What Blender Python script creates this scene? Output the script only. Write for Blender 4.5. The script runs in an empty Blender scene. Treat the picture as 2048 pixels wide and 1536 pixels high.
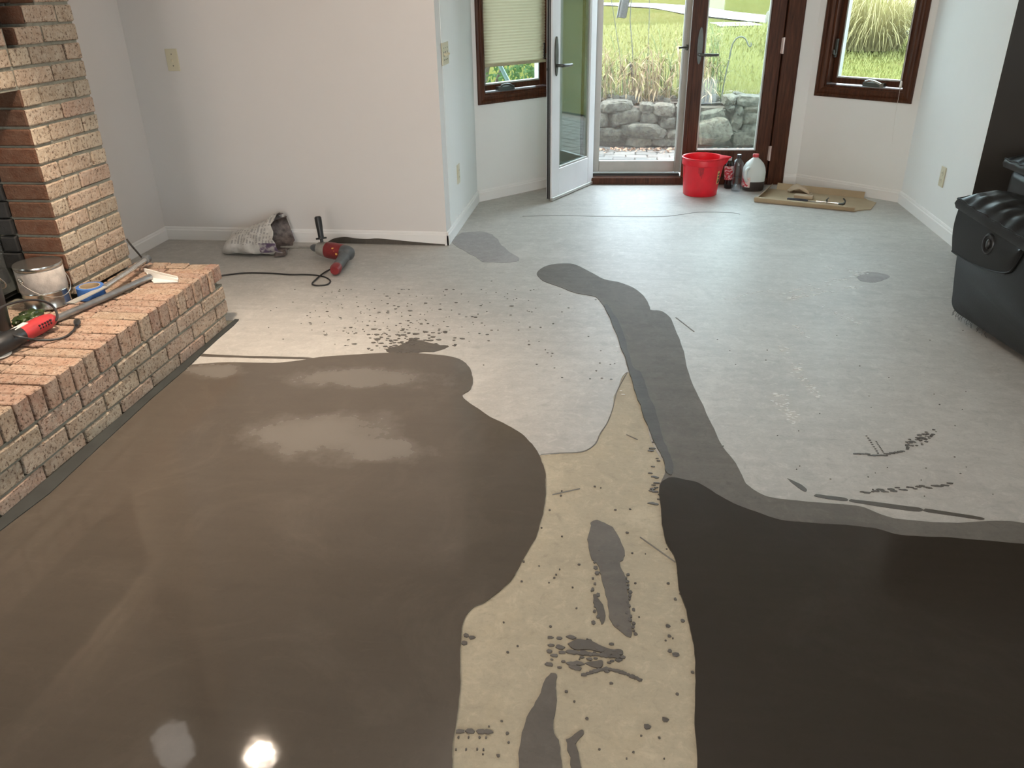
import bpy, bmesh, math, random
from mathutils import Vector, Matrix, noise
from mathutils.geometry import tessellate_polygon
random.seed(7)
C = bpy.context.scene
COL = C.collection
PI = math.pi

# ---------------------------------------------------------------- camera
YAW, PITCH, ROLL, FPX, CAMH = math.radians(7.99249), math.radians(26.46635), math.radians(-1.07812), 1594.96, 1.35
_f = Vector((-math.sin(YAW)*math.cos(PITCH), math.cos(YAW)*math.cos(PITCH), -math.sin(PITCH)))
_r0 = Vector((math.cos(YAW), math.sin(YAW), 0)); _u0 = _r0.cross(_f)
_r = math.cos(ROLL)*_r0 + math.sin(ROLL)*_u0
_u = -math.sin(ROLL)*_r0 + math.cos(ROLL)*_u0
cam = bpy.data.cameras.new('camera'); camo = bpy.data.objects.new('camera', cam); COL.objects.link(camo)
cam.sensor_width = 36; cam.lens = FPX*36/2048; cam.clip_start = .02; cam.clip_end = 300
camo.matrix_world = Matrix(((_r.x, _u.x, -_f.x, 0), (_r.y, _u.y, -_f.y, 0), (_r.z, _u.z, -_f.z, CAMH), (0, 0, 0, 1)))
C.camera = camo

# ---------------------------------------------------------------- world, sun, lamps, exposure
C.view_settings.view_transform = 'Standard'; C.view_settings.look = 'None'
C.view_settings.gamma = 1; C.view_settings.use_curve_mapping = False; C.view_settings.exposure = 0
W = bpy.data.worlds.new('sky'); C.world = W; W.use_nodes = True
bg = W.node_tree.nodes['Background']; bg.inputs[0].default_value = (.74, .90, 1, 1); bg.inputs[1].default_value = 12.5
def lamp(name, kind, loc, power, color, size=.1, target=None, **kw):
    l = bpy.data.lights.new(name, kind); o = bpy.data.objects.new(name, l); COL.objects.link(o)
    o.location = loc; l.energy = power; l.color = color
    if kind == 'SUN': l.angle = size
    elif kind == 'AREA': l.shape = 'DISK'; l.size = size
    else: l.shadow_soft_size = size
    if target is not None: o.rotation_euler = (Vector(target)-Vector(loc)).to_track_quat('-Z', 'Y').to_euler()
    for k, v in kw.items(): setattr(l, k, v)
    return o
lamp('sun', 'SUN', (0, 0, 20), 8, (1, .95, .84), .01, (.60, -.10, 19.25))
lamp('hearth_pendant_bulb', 'SPOT', (-1.57, 2.40, 1.885), 175, (1, .80, .62), .05, (-1.62, 2.34, 0), spot_size=1.62, spot_blend=.75)
lamp('floor_lamp_bulb', 'POINT', (-.42, -3.0, 1.10), 165, (1, .91, .82), .22)
lamp('room_fill_light', 'POINT', (-.35, 2.8, 2.2), 31, (1, .87, .76), .12)  # added fill light for the hearth front and middle floor, no fitting
lamp('rear_fill_light', 'POINT', (-1.5, -1.3, 2.0), 54, (1, .83, .70), .15)  # added warm fill from behind for the right-hand walls, no fitting

# ---------------------------------------------------------------- helpers
def ray(x, y): return _f + _r*((x-1024)/FPX) - _u*((y-768)/FPX)
def P(x, y, z=0.0):                      # photo pixel -> point on the level plane z
    d = ray(x, y); t = (z-CAMH)/d.z; return Vector((d.x*t, d.y*t, z))
def PY(x, y, Y):                         # photo pixel -> point on the plane y = Y
    d = ray(x, y); t = Y/d.y; return Vector((d.x*t, Y, CAMH+d.z*t))
def PX(x, y, X):
    d = ray(x, y); t = X/d.x; return Vector((X, d.y*t, CAMH+d.z*t))
def tag(o, label=None, cat=None, group=None, kind=None):
    if label: o['label'] = label
    if cat: o['category'] = cat
    if group: o['group'] = group
    if kind: o['kind'] = kind
    return o
def empty(name, loc, rz=0, label=None, cat=None, group=None, kind=None):
    o = bpy.data.objects.new(name, None); COL.objects.link(o); o.empty_display_size = .05
    o.location = loc; o.rotation_euler = (0, 0, rz)
    return tag(o, label, cat, group, kind)
def link(name, me, parent=None, loc=None, rot=None):
    o = bpy.data.objects.new(name, me); COL.objects.link(o)
    if parent: o.parent = parent
    if loc is not None: o.location = loc
    if rot is not None: o.rotation_euler = rot
    return o
class MB:
    def __init__(s): s.bm = bmesh.new()
    def mesh(s, mat, smooth=False, angle=None):
        me = bpy.data.meshes.new('m'); bmesh.ops.recalc_face_normals(s.bm, faces=s.bm.faces[:]); s.bm.to_mesh(me); s.bm.free()
        for m in (mat if isinstance(mat, (list, tuple)) else [mat]): me.materials.append(m)
        if smooth:
            me.polygons.foreach_set('use_smooth', [True]*len(me.polygons))
            if angle: me.set_sharp_from_angle(angle=math.radians(angle))
        return me
    def build(s, name, mat, parent=None, smooth=False, angle=40, loc=None, rot=None, **t):
        me = s.mesh(mat, smooth, angle); me.name = name
        return tag(link(name, me, parent, loc, rot), **t)
    def face(s, pts, mi=0):
        f = s.bm.faces.new([s.bm.verts.new(p) for p in pts]); f.material_index = mi; return f
    def box(s, lo, hi, bev=0, seg=1, M=None, mi=0):
        r = bmesh.ops.create_cube(s.bm, size=1); v = r['verts']
        for q in v: q.co = Vector([lo[i]+(q.co[i]+.5)*(hi[i]-lo[i]) for i in range(3)])
        fs = list({f for q in v for f in q.link_faces})
        for f in fs: f.material_index = mi
        if bev:
            es = list({e for q in v for e in q.link_edges})
            r2 = bmesh.ops.bevel(s.bm, geom=es, offset=bev, segments=seg, profile=.6, affect='EDGES')
            v = list({q for f in r2['faces'] for q in f.verts} | {q for q in v if q.is_valid})
        if M is not None:
            for q in v: q.co = M @ q.co
        return v
    def prism(s, pts, d, mi=0):          # polygon extruded by vector d
        d = Vector(d); a = [s.bm.verts.new(p) for p in pts]; b = [s.bm.verts.new(Vector(p)+d) for p in pts]
        n = len(pts)
        if n > 6:
            tr = tessellate_polygon([[Vector(p) for p in pts]]); fs = []
            for t in tr:
                fs.append(s.bm.faces.new([a[i] for i in t][::-1])); fs.append(s.bm.faces.new([b[i] for i in t]))
        else: fs = [s.bm.faces.new(a[::-1]), s.bm.faces.new(b)]
        for i in range(n): fs.append(s.bm.faces.new((a[i], a[(i+1) % n], b[(i+1) % n], b[i])))
        for f in fs: f.material_index = mi
    def rings(s, rs, cap0=True, cap1=True, closed=True, mi=0):
        vs = [[s.bm.verts.new(p) for p in r] for r in rs]; n = len(vs[0])
        for a, b in zip(vs, vs[1:]):
            for i in range(n if closed else n-1):
                f = s.bm.faces.new((a[i], a[(i+1) % n], b[(i+1) % n], b[i])); f.material_index = mi
        if cap0: s.bm.faces.new(vs[0][::-1]).material_index = mi
        if cap1: s.bm.faces.new(vs[-1]).material_index = mi
    def lathe(s, prof, n=28, c=(0, 0, 0), cap0=True, cap1=True, mi=0, M=None):
        rs = []
        for r, z in prof:
            q = [Vector((c[0]+r*math.cos(2*PI*i/n), c[1]+r*math.sin(2*PI*i/n), c[2]+z)) for i in range(n)]
            rs.append([M @ p for p in q] if M is not None else q)
        s.rings(rs, cap0, cap1, mi=mi)
    def tube(s, pts, r, n=8, cap=True, mi=0):
        pts = [Vector(p) for p in pts]; rs = []; up = Vector((0, 0, 1)); prev = None
        for i, p in enumerate(pts):
            t = (pts[min(i+1, len(pts)-1)]-pts[max(i-1, 0)]).normalized()
            a = prev if prev is not None else (up if abs(t.z) < .9 else Vector((1, 0, 0)))
            a = (a-t*a.dot(t)).normalized(); b = t.cross(a); prev = a
            rr = r[i] if isinstance(r, (list, tuple)) else r
            rs.append([p+(a*math.cos(2*PI*k/n)+b*math.sin(2*PI*k/n))*rr for k in range(n)])
        s.rings(rs, cap, cap, mi=mi)
def smooth_path(pts, k=6, closed=False):
    pts = [Vector(p) for p in pts]; n = len(pts); out = []
    for i in range(n if closed else n-1):
        g = (lambda j: pts[j % n]) if closed else (lambda j: pts[max(0, min(n-1, j))])
        a, b, c, d = g(i-1), g(i), g(i+1), g(i+2)
        for j in range(k):
            t = j/k; out.append(.5*((2*b)+(c-a)*t+(2*a-5*b+4*c-d)*t*t+(3*b-a-3*c+d)*t**3))
    if not closed: out.append(pts[-1])
    return out

# ---------------------------------------------------------------- materials
def M_(name):
    m = bpy.data.materials.new(name); m.use_nodes = True; nt = m.node_tree
    return m, nt, nt.nodes['Principled BSDF']
def N(nt, t, **kw):
    n = nt.nodes.new(t)
    for k, v in kw.items():
        if k.startswith('i_'): n.inputs[k[2:].replace('_', ' ')].default_value = v
        else: setattr(n, k, v)
    return n
def rgb(c): return (*c, 1) if len(c) == 3 else c
def srgb(r, g, b):
    f = lambda v: ((v/255+.055)/1.055)**2.4 if v > 10 else v/255/12.92
    return (f(r), f(g), f(b))
def coords(nt, scale=(1, 1, 1), kind='Object'):
    tc = N(nt, 'ShaderNodeTexCoord'); mp = N(nt, 'ShaderNodeMapping'); mp.inputs['Scale'].default_value = scale
    nt.links.new(tc.outputs[kind], mp.inputs[0]); return mp.outputs[0]
def noise_t(nt, vec, scale, detail=4, rough=.55, out='Fac', dist=0):
    n = N(nt, 'ShaderNodeTexNoise'); n.inputs['Scale'].default_value = scale; n.inputs['Detail'].default_value = detail
    n.inputs['Roughness'].default_value = rough; n.inputs['Distortion'].default_value = dist
    nt.links.new(vec, n.inputs['Vector']); return n.outputs[out]
def ramp(nt, fac, stops):
    r = N(nt, 'ShaderNodeValToRGB'); e = r.color_ramp.elements
    while len(e) < len(stops): e.new(.5)
    for x, (p, c) in zip(e, stops): x.position = p; x.color = rgb(c) if not isinstance(c, (int, float)) else (c, c, c, 1)
    nt.links.new(fac, r.inputs[0]); return r.outputs[0]
def mix(nt, fac, a, b, mode='MIX'):
    m = N(nt, 'ShaderNodeMix', data_type='RGBA', blend_type=mode)
    for v, s in ((fac, 0), (a, 6), (b, 7)):
        if hasattr(v, 'links'): nt.links.new(v, m.inputs[s])
        else: m.inputs[s].default_value = v if isinstance(v, (int, float)) else rgb(v)
    return m.outputs[2]
def math_n(nt, op, a, b=None, c=None):
    m = N(nt, 'ShaderNodeMath', operation=op)
    for i, v in enumerate((a, b, c)):
        if v is None: continue
        if hasattr(v, 'links'): nt.links.new(v, m.inputs[i])
        else: m.inputs[i].default_value = v
    return m.outputs[0]
def bump(nt, b, h, strength=.3, dist=.01):
    n = N(nt, 'ShaderNodeBump'); n.inputs['Strength'].default_value = strength; n.inputs['Distance'].default_value = dist
    nt.links.new(h, n.inputs['Height']); nt.links.new(n.outputs[0], b.inputs['Normal'])
def plain(name, c, rough=.5, metal=0, var=.12, scale=20, bmp=0, spec=.5, coat=0):
    m, nt, b = M_(name); v = coords(nt)
    n = noise_t(nt, v, scale, 4)
    lo = tuple(x*(1-var) for x in c); hi = tuple(min(1, x*(1+var)) for x in c)
    nt.links.new(ramp(nt, n, [(.3, lo), (.7, hi)]), b.inputs['Base Color'])
    b.inputs['Roughness'].default_value = rough; b.inputs['Metallic'].default_value = metal
    b.inputs['Specular IOR Level'].default_value = spec; b.inputs['Coat Weight'].default_value = coat
    if bmp: bump(nt, b, noise_t(nt, v, scale*6, 3), bmp, .004)
    return m
wall_m = plain('wall_paint', (.70, .672, .648), .55, var=.015, scale=2, bmp=.08, spec=.3)
wall_lit_m = plain('lit_wall_paint', (.80, .80, .78), .55, var=.015, scale=2, bmp=.08, spec=.3)  # wall paint again, lighter and cooler to stand in for bay daylight
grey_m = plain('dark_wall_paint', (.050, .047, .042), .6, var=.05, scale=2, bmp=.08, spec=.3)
ceil_m = plain('ceiling_paint', (.72, .71, .69), .8, var=.02, scale=3, bmp=.2)
trim_m = plain('trim_paint', (.82, .81, .79), .35, var=.02, scale=3)
clad_m = plain('white_door_cladding', (.70, .71, .72), .32, var=.03, scale=5)
plate_m = plain('ivory_plastic', (.62, .57, .42), .35, var=.03, scale=5)
alu_m = plain('grey_aluminium', (.42, .42, .39), .4, .3, var=.06, scale=9)
dark_m = plain('black_rubber', (.018, .018, .018), .5, var=.2)
black_m = plain('black_plastic', (.02, .021, .022), .35, var=.2, scale=30)
soot_m = plain('soot', (.012, .012, .012), .8, var=.4, scale=12, bmp=.4)
bronze_m = plain('bronze_handle_metal', (.10, .105, .095), .38, .7, var=.12, scale=30)
steel_m = plain('brushed_steel', (.55, .54, .52), .26, .9, var=.12, scale=30)
tin_m = plain('tin_can_metal', (.60, .58, .54), .24, .95, var=.1, scale=18)
red_m = plain('red_pail_plastic', (.74, .014, .030), .34, var=.08, scale=12)
redt_m = plain('red_tool_plastic', (.42, .035, .04), .4, var=.15, scale=25)
maroon_m = plain('maroon_drill_plastic', (.20, .022, .025), .38, var=.2, scale=25)
gtool_m = plain('grey_tool_plastic', (.10, .11, .115), .45, var=.2, scale=25)
gear_m = plain('dusty_gearbox_metal', (.36, .35, .32), .5, .4, var=.2, scale=30)
yellow_m = plain('yellow_lettering', (.75, .42, .10), .5, var=.1)
blue_m = plain('blue_masking_tape', (.04, .14, .42), .6, var=.1, scale=30)
white_m = plain('white_plastic', (.72, .71, .67), .4, var=.05)
cardb_m = plain('brown_cardboard', (.40, .31, .20), .75, var=.07, scale=8, bmp=.1)
paper_m = plain('brown_paper', (.50, .40, .29), .8, var=.1, scale=20, bmp=.2)
hinge_m = plain('hinge_metal', (.62, .50, .46), .35, .3, var=.1)
stalk_m = plain('dry_stalk', (.24, .165, .085), .8, var=.3, scale=14)
leafg_m = plain('weed_leaf', (.11, .16, .04), .6, var=.35, scale=9)
tree_m = plain('bark', (.12, .09, .06), .9, var=.3, scale=14, bmp=.5)
pathc_m = plain('white_concrete_path', (.30, .295, .28), .9, var=.06, scale=3, spec=0)
green_m = plain('green_plastic_bag', (.022, .040, .008), .22, var=.6, scale=30, bmp=.5)
spout_m = plain('teal_downspout_paint', (.085, .135, .12), .4, var=.05)

def wood():
    m, nt, b = M_('mahogany_stain'); v = coords(nt, (26, 26, 1.6)); n = noise_t(nt, v, 3, 6, .6, dist=.6)
    nt.links.new(ramp(nt, n, [(.3, (.032, .0105, .005)), (.55, (.078, .027, .0125)), (.8, (.13, .050, .024))]), b.inputs['Base Color'])
    b.inputs['Roughness'].default_value = .40; b.inputs['Specular IOR Level'].default_value = .2; bump(nt, b, n, .12, .003); return m
wood_m = wood()

def brick(name, cols, speck=1.0, pale=.65):
    m, nt, b = M_(name); v = coords(nt)
    oi = N(nt, 'ShaderNodeObjectInfo')
    off = N(nt, 'ShaderNodeVectorMath', operation='MULTIPLY_ADD'); nt.links.new(oi.outputs['Random'], off.inputs[0])
    off.inputs[1].default_value = (37, 53, 71); nt.links.new(v, off.inputs[2]); v = off.outputs[0]
    base = ramp(nt, oi.outputs['Random'], [(i/(len(cols)-1), c) for i, c in enumerate(cols)])
    n1 = noise_t(nt, v, 26, 6, .65); n2 = noise_t(nt, v, 95, 4, .7); n3 = noise_t(nt, v, 150, 2, .5)
    c = mix(nt, ramp(nt, n1, [(.35, 0.0), (.72, .6*pale)]), base, (.62, .56, .46))
    c = mix(nt, ramp(nt, n2, [(.36, .95*speck), (.47, 0.0)]), c, (.10, .06, .04))
    c = mix(nt, ramp(nt, n3, [(.62, 0.0), (.72, .45*pale)]), c, (.70, .66, .58))
    nt.links.new(c, b.inputs['Base Color']); b.inputs['Roughness'].default_value = .85; b.inputs['Specular IOR Level'].default_value = .25
    h = mix(nt, .5, n1, n2); bump(nt, b, h, .9, .012); return m
brick_m = brick('tan_brick', [(.34, .265, .19), (.40, .29, .215), (.30, .24, .175), (.37, .25, .19), (.36, .30, .225), (.42, .33, .24)])
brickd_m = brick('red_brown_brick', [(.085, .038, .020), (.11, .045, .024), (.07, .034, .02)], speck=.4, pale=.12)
brickr_m = brick('rowlock_brick', [(.31, .19, .135), (.38, .24, .17), (.35, .26, .185), (.29, .16, .12), (.40, .28, .20)])
fireb_m = brick('grey_firebrick', [(.42, .48, .50), (.50, .55, .56), (.38, .44, .46)], speck=.2)
mortar_m = plain('mortar', (.21, .205, .165), .9, var=.2, scale=30, bmp=.7)

def concrete(name, c, var=.10, rough=.75, stain=None, gloss=None, spec=.4, fine=.05, mott=1.0):
    m, nt, b = M_(name); v = coords(nt)
    n1 = noise_t(nt, v, 1.3, 6, .6); n2 = noise_t(nt, v, 7, 6, .65); n3 = noise_t(nt, v, 90, 3, .6)
    vs = coords(nt, (3, 26, 1)); n4 = noise_t(nt, vs, 1.0, 5, .6)
    k = math_n(nt, 'ADD', math_n(nt, 'MULTIPLY', n1, .45), math_n(nt, 'ADD', math_n(nt, 'MULTIPLY', n2, .25), math_n(nt, 'MULTIPLY', n4, .30)))
    lo = tuple(x*(1-var) for x in c); hi = tuple(x*(1+var) for x in c)
    col = ramp(nt, k, [(.36, lo), (.64, hi)])
    n5 = noise_t(nt, v, 2.2, 8, .68, dist=1.6); n6 = noise_t(nt, coords(nt, (9, 42, 1)), 1.0, 6, .7, dist=.8)
    col = mix(nt, ramp(nt, n5, [(.52, 0.0), (.70, .55)]), col, tuple(min(1, x*1.34) for x in c))
    n7 = noise_t(nt, v, 24, 6, .75, dist=.6); col = mix(nt, ramp(nt, n7, [(.52, 0.0), (.68, .7*mott)]), col, tuple(min(1, x*1.3) for x in c)); col = mix(nt, ramp(nt, n7, [(.30, .7*mott), (.44, 0.0)]), col, tuple(x*.74 for x in c))
    col = mix(nt, ramp(nt, n5, [(.26, .55), (.42, 0.0)]), col, tuple(x*.78 for x in c))
    col = mix(nt, ramp(nt, n6, [(.60, 0.0), (.74, .40)]), col, tuple(min(1, x*1.25) for x in c))
    if stain: col = mix(nt, ramp(nt, n2, [(.55, 0.0), (.78, .5)]), col, stain)
    col = mix(nt, ramp(nt, n3, [(.3, fine*6), (.5, 0.0)]), col, tuple(x*.75 for x in c))
    nt.links.new(col, b.inputs['Base Color']); b.inputs['Roughness'].default_value = rough; b.inputs['Specular IOR Level'].default_value = spec
    bump(nt, b, n3, .12, .003)
    return m, nt, b, col, v
slab_m = concrete('bare_tan_slab', (.43, .385, .288), .10, .7, (.47, .40, .27))[0]
dry_m = concrete('dry_grey_leveler', (.43, .415, .385), .14, .50, (.50, .49, .46), spec=.5)[0]
damp_m = concrete('damp_leveler', (.135, .124, .108), .2, .66, spec=.3)[0]
dull_m = concrete('thin_dull_leveler', (.30, .285, .28), .06, .62)[0]
ridge_m = concrete('rough_leveler_ridge', (.085, .083, .077), .4, .62, spec=.3)[0]
scuff_m = plain('chalky_scuff', (.72, .73, .71), .9, var=.1, scale=40)
splat_m = plain('leveler_splatter', (.085, .076, .066), .45, var=.25, scale=20)
mark_m = concrete('smeared_leveler', (.082, .072, .060), .3, .45)[0]
tape_m = plain('foam_edge_strip', (.030, .034, .032), .6, var=.2, scale=12)
def wet(name, c, patches=(), r0=.05, r1=.13, y0=1.5, y1=2.4):
    m, nt, b, col, v = concrete(name, c, .07, r0, spec=.45, fine=.02, mott=.12)
    sep = N(nt, 'ShaderNodeSeparateXYZ'); nt.links.new(v, sep.inputs[0])
    nz = noise_t(nt, v, 5, 5, .6)
    d = math_n(nt, 'ADD', sep.outputs[1], math_n(nt, 'MULTIPLY', math_n(nt, 'SUBTRACT', nz, .5), .5))
    mr = N(nt, 'ShaderNodeMapRange'); nt.links.new(d, mr.inputs[0])
    for i, x in zip((1, 2, 3, 4), (y0, y1, r0, r1)): mr.inputs[i].default_value = x
    rough = mr.outputs[0]; acc = None
    for (cx, cy, rx, ry) in patches:     # places where the skin has begun to dry pale
        ex = math_n(nt, 'DIVIDE', math_n(nt, 'SUBTRACT', sep.outputs[0], cx), rx); ey = math_n(nt, 'DIVIDE', math_n(nt, 'SUBTRACT', sep.outputs[1], cy), ry)
        q = math_n(nt, 'SQRT', math_n(nt, 'ADD', math_n(nt, 'MULTIPLY', ex, ex), math_n(nt, 'MULTIPLY', ey, ey)))
        q = math_n(nt, 'ADD', q, math_n(nt, 'MULTIPLY', math_n(nt, 'SUBTRACT', noise_t(nt, v, 6, 6, .65), .5), 1.7))
        q = ramp(nt, q, [(.45, 1.0), (1.0, 0.0)])
        acc = q if acc is None else math_n(nt, 'MAXIMUM', acc, q)
    if acc is not None:
        col2 = mix(nt, math_n(nt, 'MULTIPLY', acc, .60), col, (.20, .185, .165)); nt.links.new(col2, b.inputs['Base Color'])
        rough = math_n(nt, 'ADD', rough, math_n(nt, 'MULTIPLY', acc, .25))
    nt.links.new(rough, b.inputs['Roughness'])
    for l in list(b.inputs['Normal'].links): nt.links.remove(l)
    bump(nt, b, noise_t(nt, v, 9, 3, .5), .02, .02); return m
pa, pb = P(640, 872), P(690, 757)
poolL_m = wet('wet_leveler', (.092, .078, .063), [(pa.x, pa.y, .30, .20), (pb.x+.05, pb.y, .34, .10), (P(760, 900).x, P(760, 900).y, .22, .10), (P(430, 745).x, P(430, 745).y, .16, .08)])
poolR_m = wet('wet_leveler_shaded', (.036, .030, .024), (), .08, .16, 1.2, 2.2)  # same compound as the left pool, darkened for weaker light on this side

def glass(name='window_glass', ior=1.6, tint=(.92, .96, .94)):
    m, nt, b = M_(name); nt.nodes.remove(b)
    tr = N(nt, 'ShaderNodeBsdfTransparent'); tr.inputs[0].default_value = (*tint, 1)
    gl = N(nt, 'ShaderNodeBsdfGlossy'); gl.inputs['Roughness'].default_value = 0.0
    fr = N(nt, 'ShaderNodeFresnel'); fr.inputs[0].default_value = ior
    mx = N(nt, 'ShaderNodeMixShader'); ge = N(nt, 'ShaderNodeNewGeometry'); nt.links.new(math_n(nt, 'MULTIPLY', fr.outputs[0], math_n(nt, 'SUBTRACT', 1.0, ge.outputs['Backfacing'])), mx.inputs[0]); nt.links.new(tr.outputs[0], mx.inputs[1]); nt.links.new(gl.outputs[0], mx.inputs[2])
    nt.links.new(mx.outputs[0], nt.nodes['Material Output'].inputs[0]); return m
glass_m = glass(); leafglass_m = glass('door_leaf_glass', 1.9, (.80, .86, .84))
def see(name, c, alpha, rough=.6):
    m, nt, b = M_(name); tr = N(nt, 'ShaderNodeBsdfTransparent'); mx = N(nt, 'ShaderNodeMixShader'); mx.inputs[0].default_value = alpha
    b.inputs['Base Color'].default_value = rgb(c); b.inputs['Roughness'].default_value = rough
    nt.links.new(tr.outputs[0], mx.inputs[1]); nt.links.new(b.outputs[0], mx.inputs[2]); nt.links.new(mx.outputs[0], nt.nodes['Material Output'].inputs[0]); return m
screen_m = see('insect_screen_mesh', (.55, .55, .53), .15)
dusty_m = see('dusty_pane_film', (.55, .57, .53), .10)
jug_m = see('milky_plastic', (.74, .80, .78), .80, .35)
def translucent(name, c, k=.35):
    m, nt, b = M_(name); tl = N(nt, 'ShaderNodeBsdfTranslucent'); tl.inputs[0].default_value = rgb(c); mx = N(nt, 'ShaderNodeMixShader'); mx.inputs[0].default_value = k
    b.inputs['Base Color'].default_value = rgb(c); b.inputs['Roughness'].default_value = .8
    nt.links.new(b.outputs[0], mx.inputs[1]); nt.links.new(tl.outputs[0], mx.inputs[2]); nt.links.new(mx.outputs[0], nt.nodes['Material Output'].inputs[0]); return m
shade_m = translucent('cream_shade_fabric', (.49, .445, .315), .19)
leaf_m = translucent('shrub_leaf', (.07, .13, .035))
blade_m = translucent('grass_blade', (.20, .195, .06))
tall_m = translucent('pale_ornamental_blade', (.24, .20, .085))
def leather():
    m, nt, b = M_('black_leather'); v = coords(nt); n = noise_t(nt, v, 160, 3, .6); n2 = noise_t(nt, v, 6, 4)
    nt.links.new(ramp(nt, n2, [(.3, (.008, .0085, .0085)), (.7, (.015, .0155, .0155))]), b.inputs['Base Color'])
    b.inputs['Roughness'].default_value = .36; b.inputs['Specular IOR Level'].default_value = .32; bump(nt, b, n, .12, .002); return m
leather_m = leather()
def stone():
    m, nt, b = M_('lichened_limestone'); v = coords(nt)
    oi = N(nt, 'ShaderNodeObjectInfo')
    n1 = noise_t(nt, v, 13, 7, .7); n2 = noise_t(nt, v, 26, 6, .75)
    base = ramp(nt, oi.outputs['Random'], [(0, (.060, .054, .038)), (.5, (.080, .070, .050)), (1, (.125, .098, .066))])
    c = mix(nt, ramp(nt, n1, [(.40, 0.0), (.66, .75)]), base, (.21, .195, .155)); c = mix(nt, ramp(nt, n2, [(.34, .9), (.50, 0.0)]), c, (.018, .017, .013))
    nt.links.new(c, b.inputs['Base Color']); b.inputs['Roughness'].default_value = .9; bump(nt, b, mix(nt, .5, n1, n2), .9, .05); return m
stone_m = stone()
def paver():
    m, nt, b = M_('weathered_paver'); v = coords(nt); oi = N(nt, 'ShaderNodeObjectInfo'); n = noise_t(nt, v, 18, 5)
    base = ramp(nt, oi.outputs['Random'], [(0, (.095, .09, .083)), (.6, (.145, .134, .122)), (1, (.125, .108, .098))])
    nt.links.new(mix(nt, ramp(nt, n, [(.4, 0.0), (.7, .4)]), base, (.075, .07, .062)), b.inputs['Base Color']); b.inputs['Roughness'].default_value = .85; bump(nt, b, n, .4, .01); return m
paver_m = paver()
def lawn():
    m, nt, b = M_('mown_lawn'); v = coords(nt); n1 = noise_t(nt, v, .7, 5); n2 = noise_t(nt, v, 22, 6, .75); n3 = noise_t(nt, v, 4, 5, .6)
    k = math_n(nt, 'ADD', math_n(nt, 'MULTIPLY', n1, .4), math_n(nt, 'MULTIPLY', n3, .6))
    c = ramp(nt, k, [(.38, (.080, .086, .022)), (.54, (.115, .108, .032)), (.66, (.15, .125, .05))])
    c = mix(nt, ramp(nt, n2, [(.34, .6), (.52, 0.0)]), c, (.045, .055, .014)); nt.links.new(c, b.inputs['Base Color'])
    b.inputs['Roughness'].default_value = .95; b.inputs['Specular IOR Level'].default_value = 0; bump(nt, b, n2, 1, .06); return m
lawn_m = lawn()
soil_m = plain('gravelly_soil', (.10, .075, .058), .95, var=.4, scale=30, bmp=.8)

# ================================================================ THE SETTING
def V2(x, y): return Vector((x, y, 0))
BL0, BL1, BR1, BR0 = V2(-.992, 5.509), V2(-.463, 6.096), V2(1.285, 6.190), V2(1.874, 5.672)
XL, YB, XR, YD, ZC = -2.745, 4.462, 1.872, 4.572, 2.44
def frame(a, b, out):                    # local (along, outward, up) -> world
    e = (b-a).normalized(); n = Vector((-e.y, e.x, 0)); n = n if n.dot(out) > 0 else -n
    return Matrix(((e.x, n.x, 0, a.x), (e.y, n.y, 0, a.y), (0, 0, 1, 0), (0, 0, 0, 1))), (b-a).length
FBL, LBL = frame(BL0, BL1, Vector((-1, 1, 0))); FBR, LBR = frame(BR1, BR0, Vector((1, 1, 0))); FD, LD = frame(BL1, BR1, Vector((0, 1, 0)))
def wall(name, Fm, L, mat, ops=(), t=.14, z1=ZC+.02, e0=0, e1=0):
    m = MB(); us = [-e0]
    for (a, b, c, d) in ops:
        m.box((us[-1], 0, 0), (a, t, z1), M=Fm)
        if c > 0: m.box((a, 0, 0), (b, t, c), M=Fm)
        m.box((a, 0, d), (b, t, z1), M=Fm); us.append(b)
    m.box((us[-1], 0, 0), (L+e1, t, z1), M=Fm)
    return m.build(name, mat, kind='structure')
OL, OR_, OD = (.085, .686, .70, 2.02), (.116, .672, .695, 2.02), (.150, 1.655, 0, 2.10)
wall('wall_bay_left', FBL, LBL, wall_lit_m, [OL], e1=.05)
wall('wall_bay_right', FBR, LBR, wall_lit_m, [OR_], e0=.05, e1=.05)
wall('wall_bay_center', FD, LD, wall_lit_m, [OD])
def bwall(name, lo, hi, mat):
    m = MB(); m.box(lo, hi); return m.build(name, mat, kind='structure')
bwall('wall_back', (XL-.15, YB, 0), (-.995, YB+.12, ZC+.02), wall_m)
bwall('wall_return', (-1.135, YB+.12, 0), (-.9925, 5.52, ZC+.02), wall_lit_m)
bwall('wall_left', (XL-.15, -4.3, 0), (XL, YB, ZC+.02), wall_m)
bwall('wall_right', (XR, 4.5725, 0), (XR+.12, 5.69, ZC+.02), wall_lit_m)
bwall('wall_dark', (XR+.001, YD, 0), (4.75, YD+.12, ZC+.02), grey_m)
_ff, _fl = frame(V2(4.6, -4.15), V2(4.6, YD), Vector((1, 0, 0))); wall('wall_far_right', _ff, _fl, wall_m, [(2.6, 3.7, .85, 2.1)])  # unseen window opening added to let in fill daylight
_fr, _frl = frame(V2(XL-.15, -4.15), V2(4.75, -4.15), Vector((0, -1, 0))); wall('wall_rear', _fr, _frl, wall_m, [(4.5, 5.8, .30, 2.1)])  # out-of-view opening added here for more daylight fill from behind
m = MB(); m.box((-40, -40, -.5), (40, 5.9, -.35)); m.build('ground', soil_m, kind='structure')
bwall('ceiling', (XL-.2, -4.35, ZC), (4.8, 6.75, ZC+.12), ceil_m)  # slab runs past the bay as an unseen eave added to block sun
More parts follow.
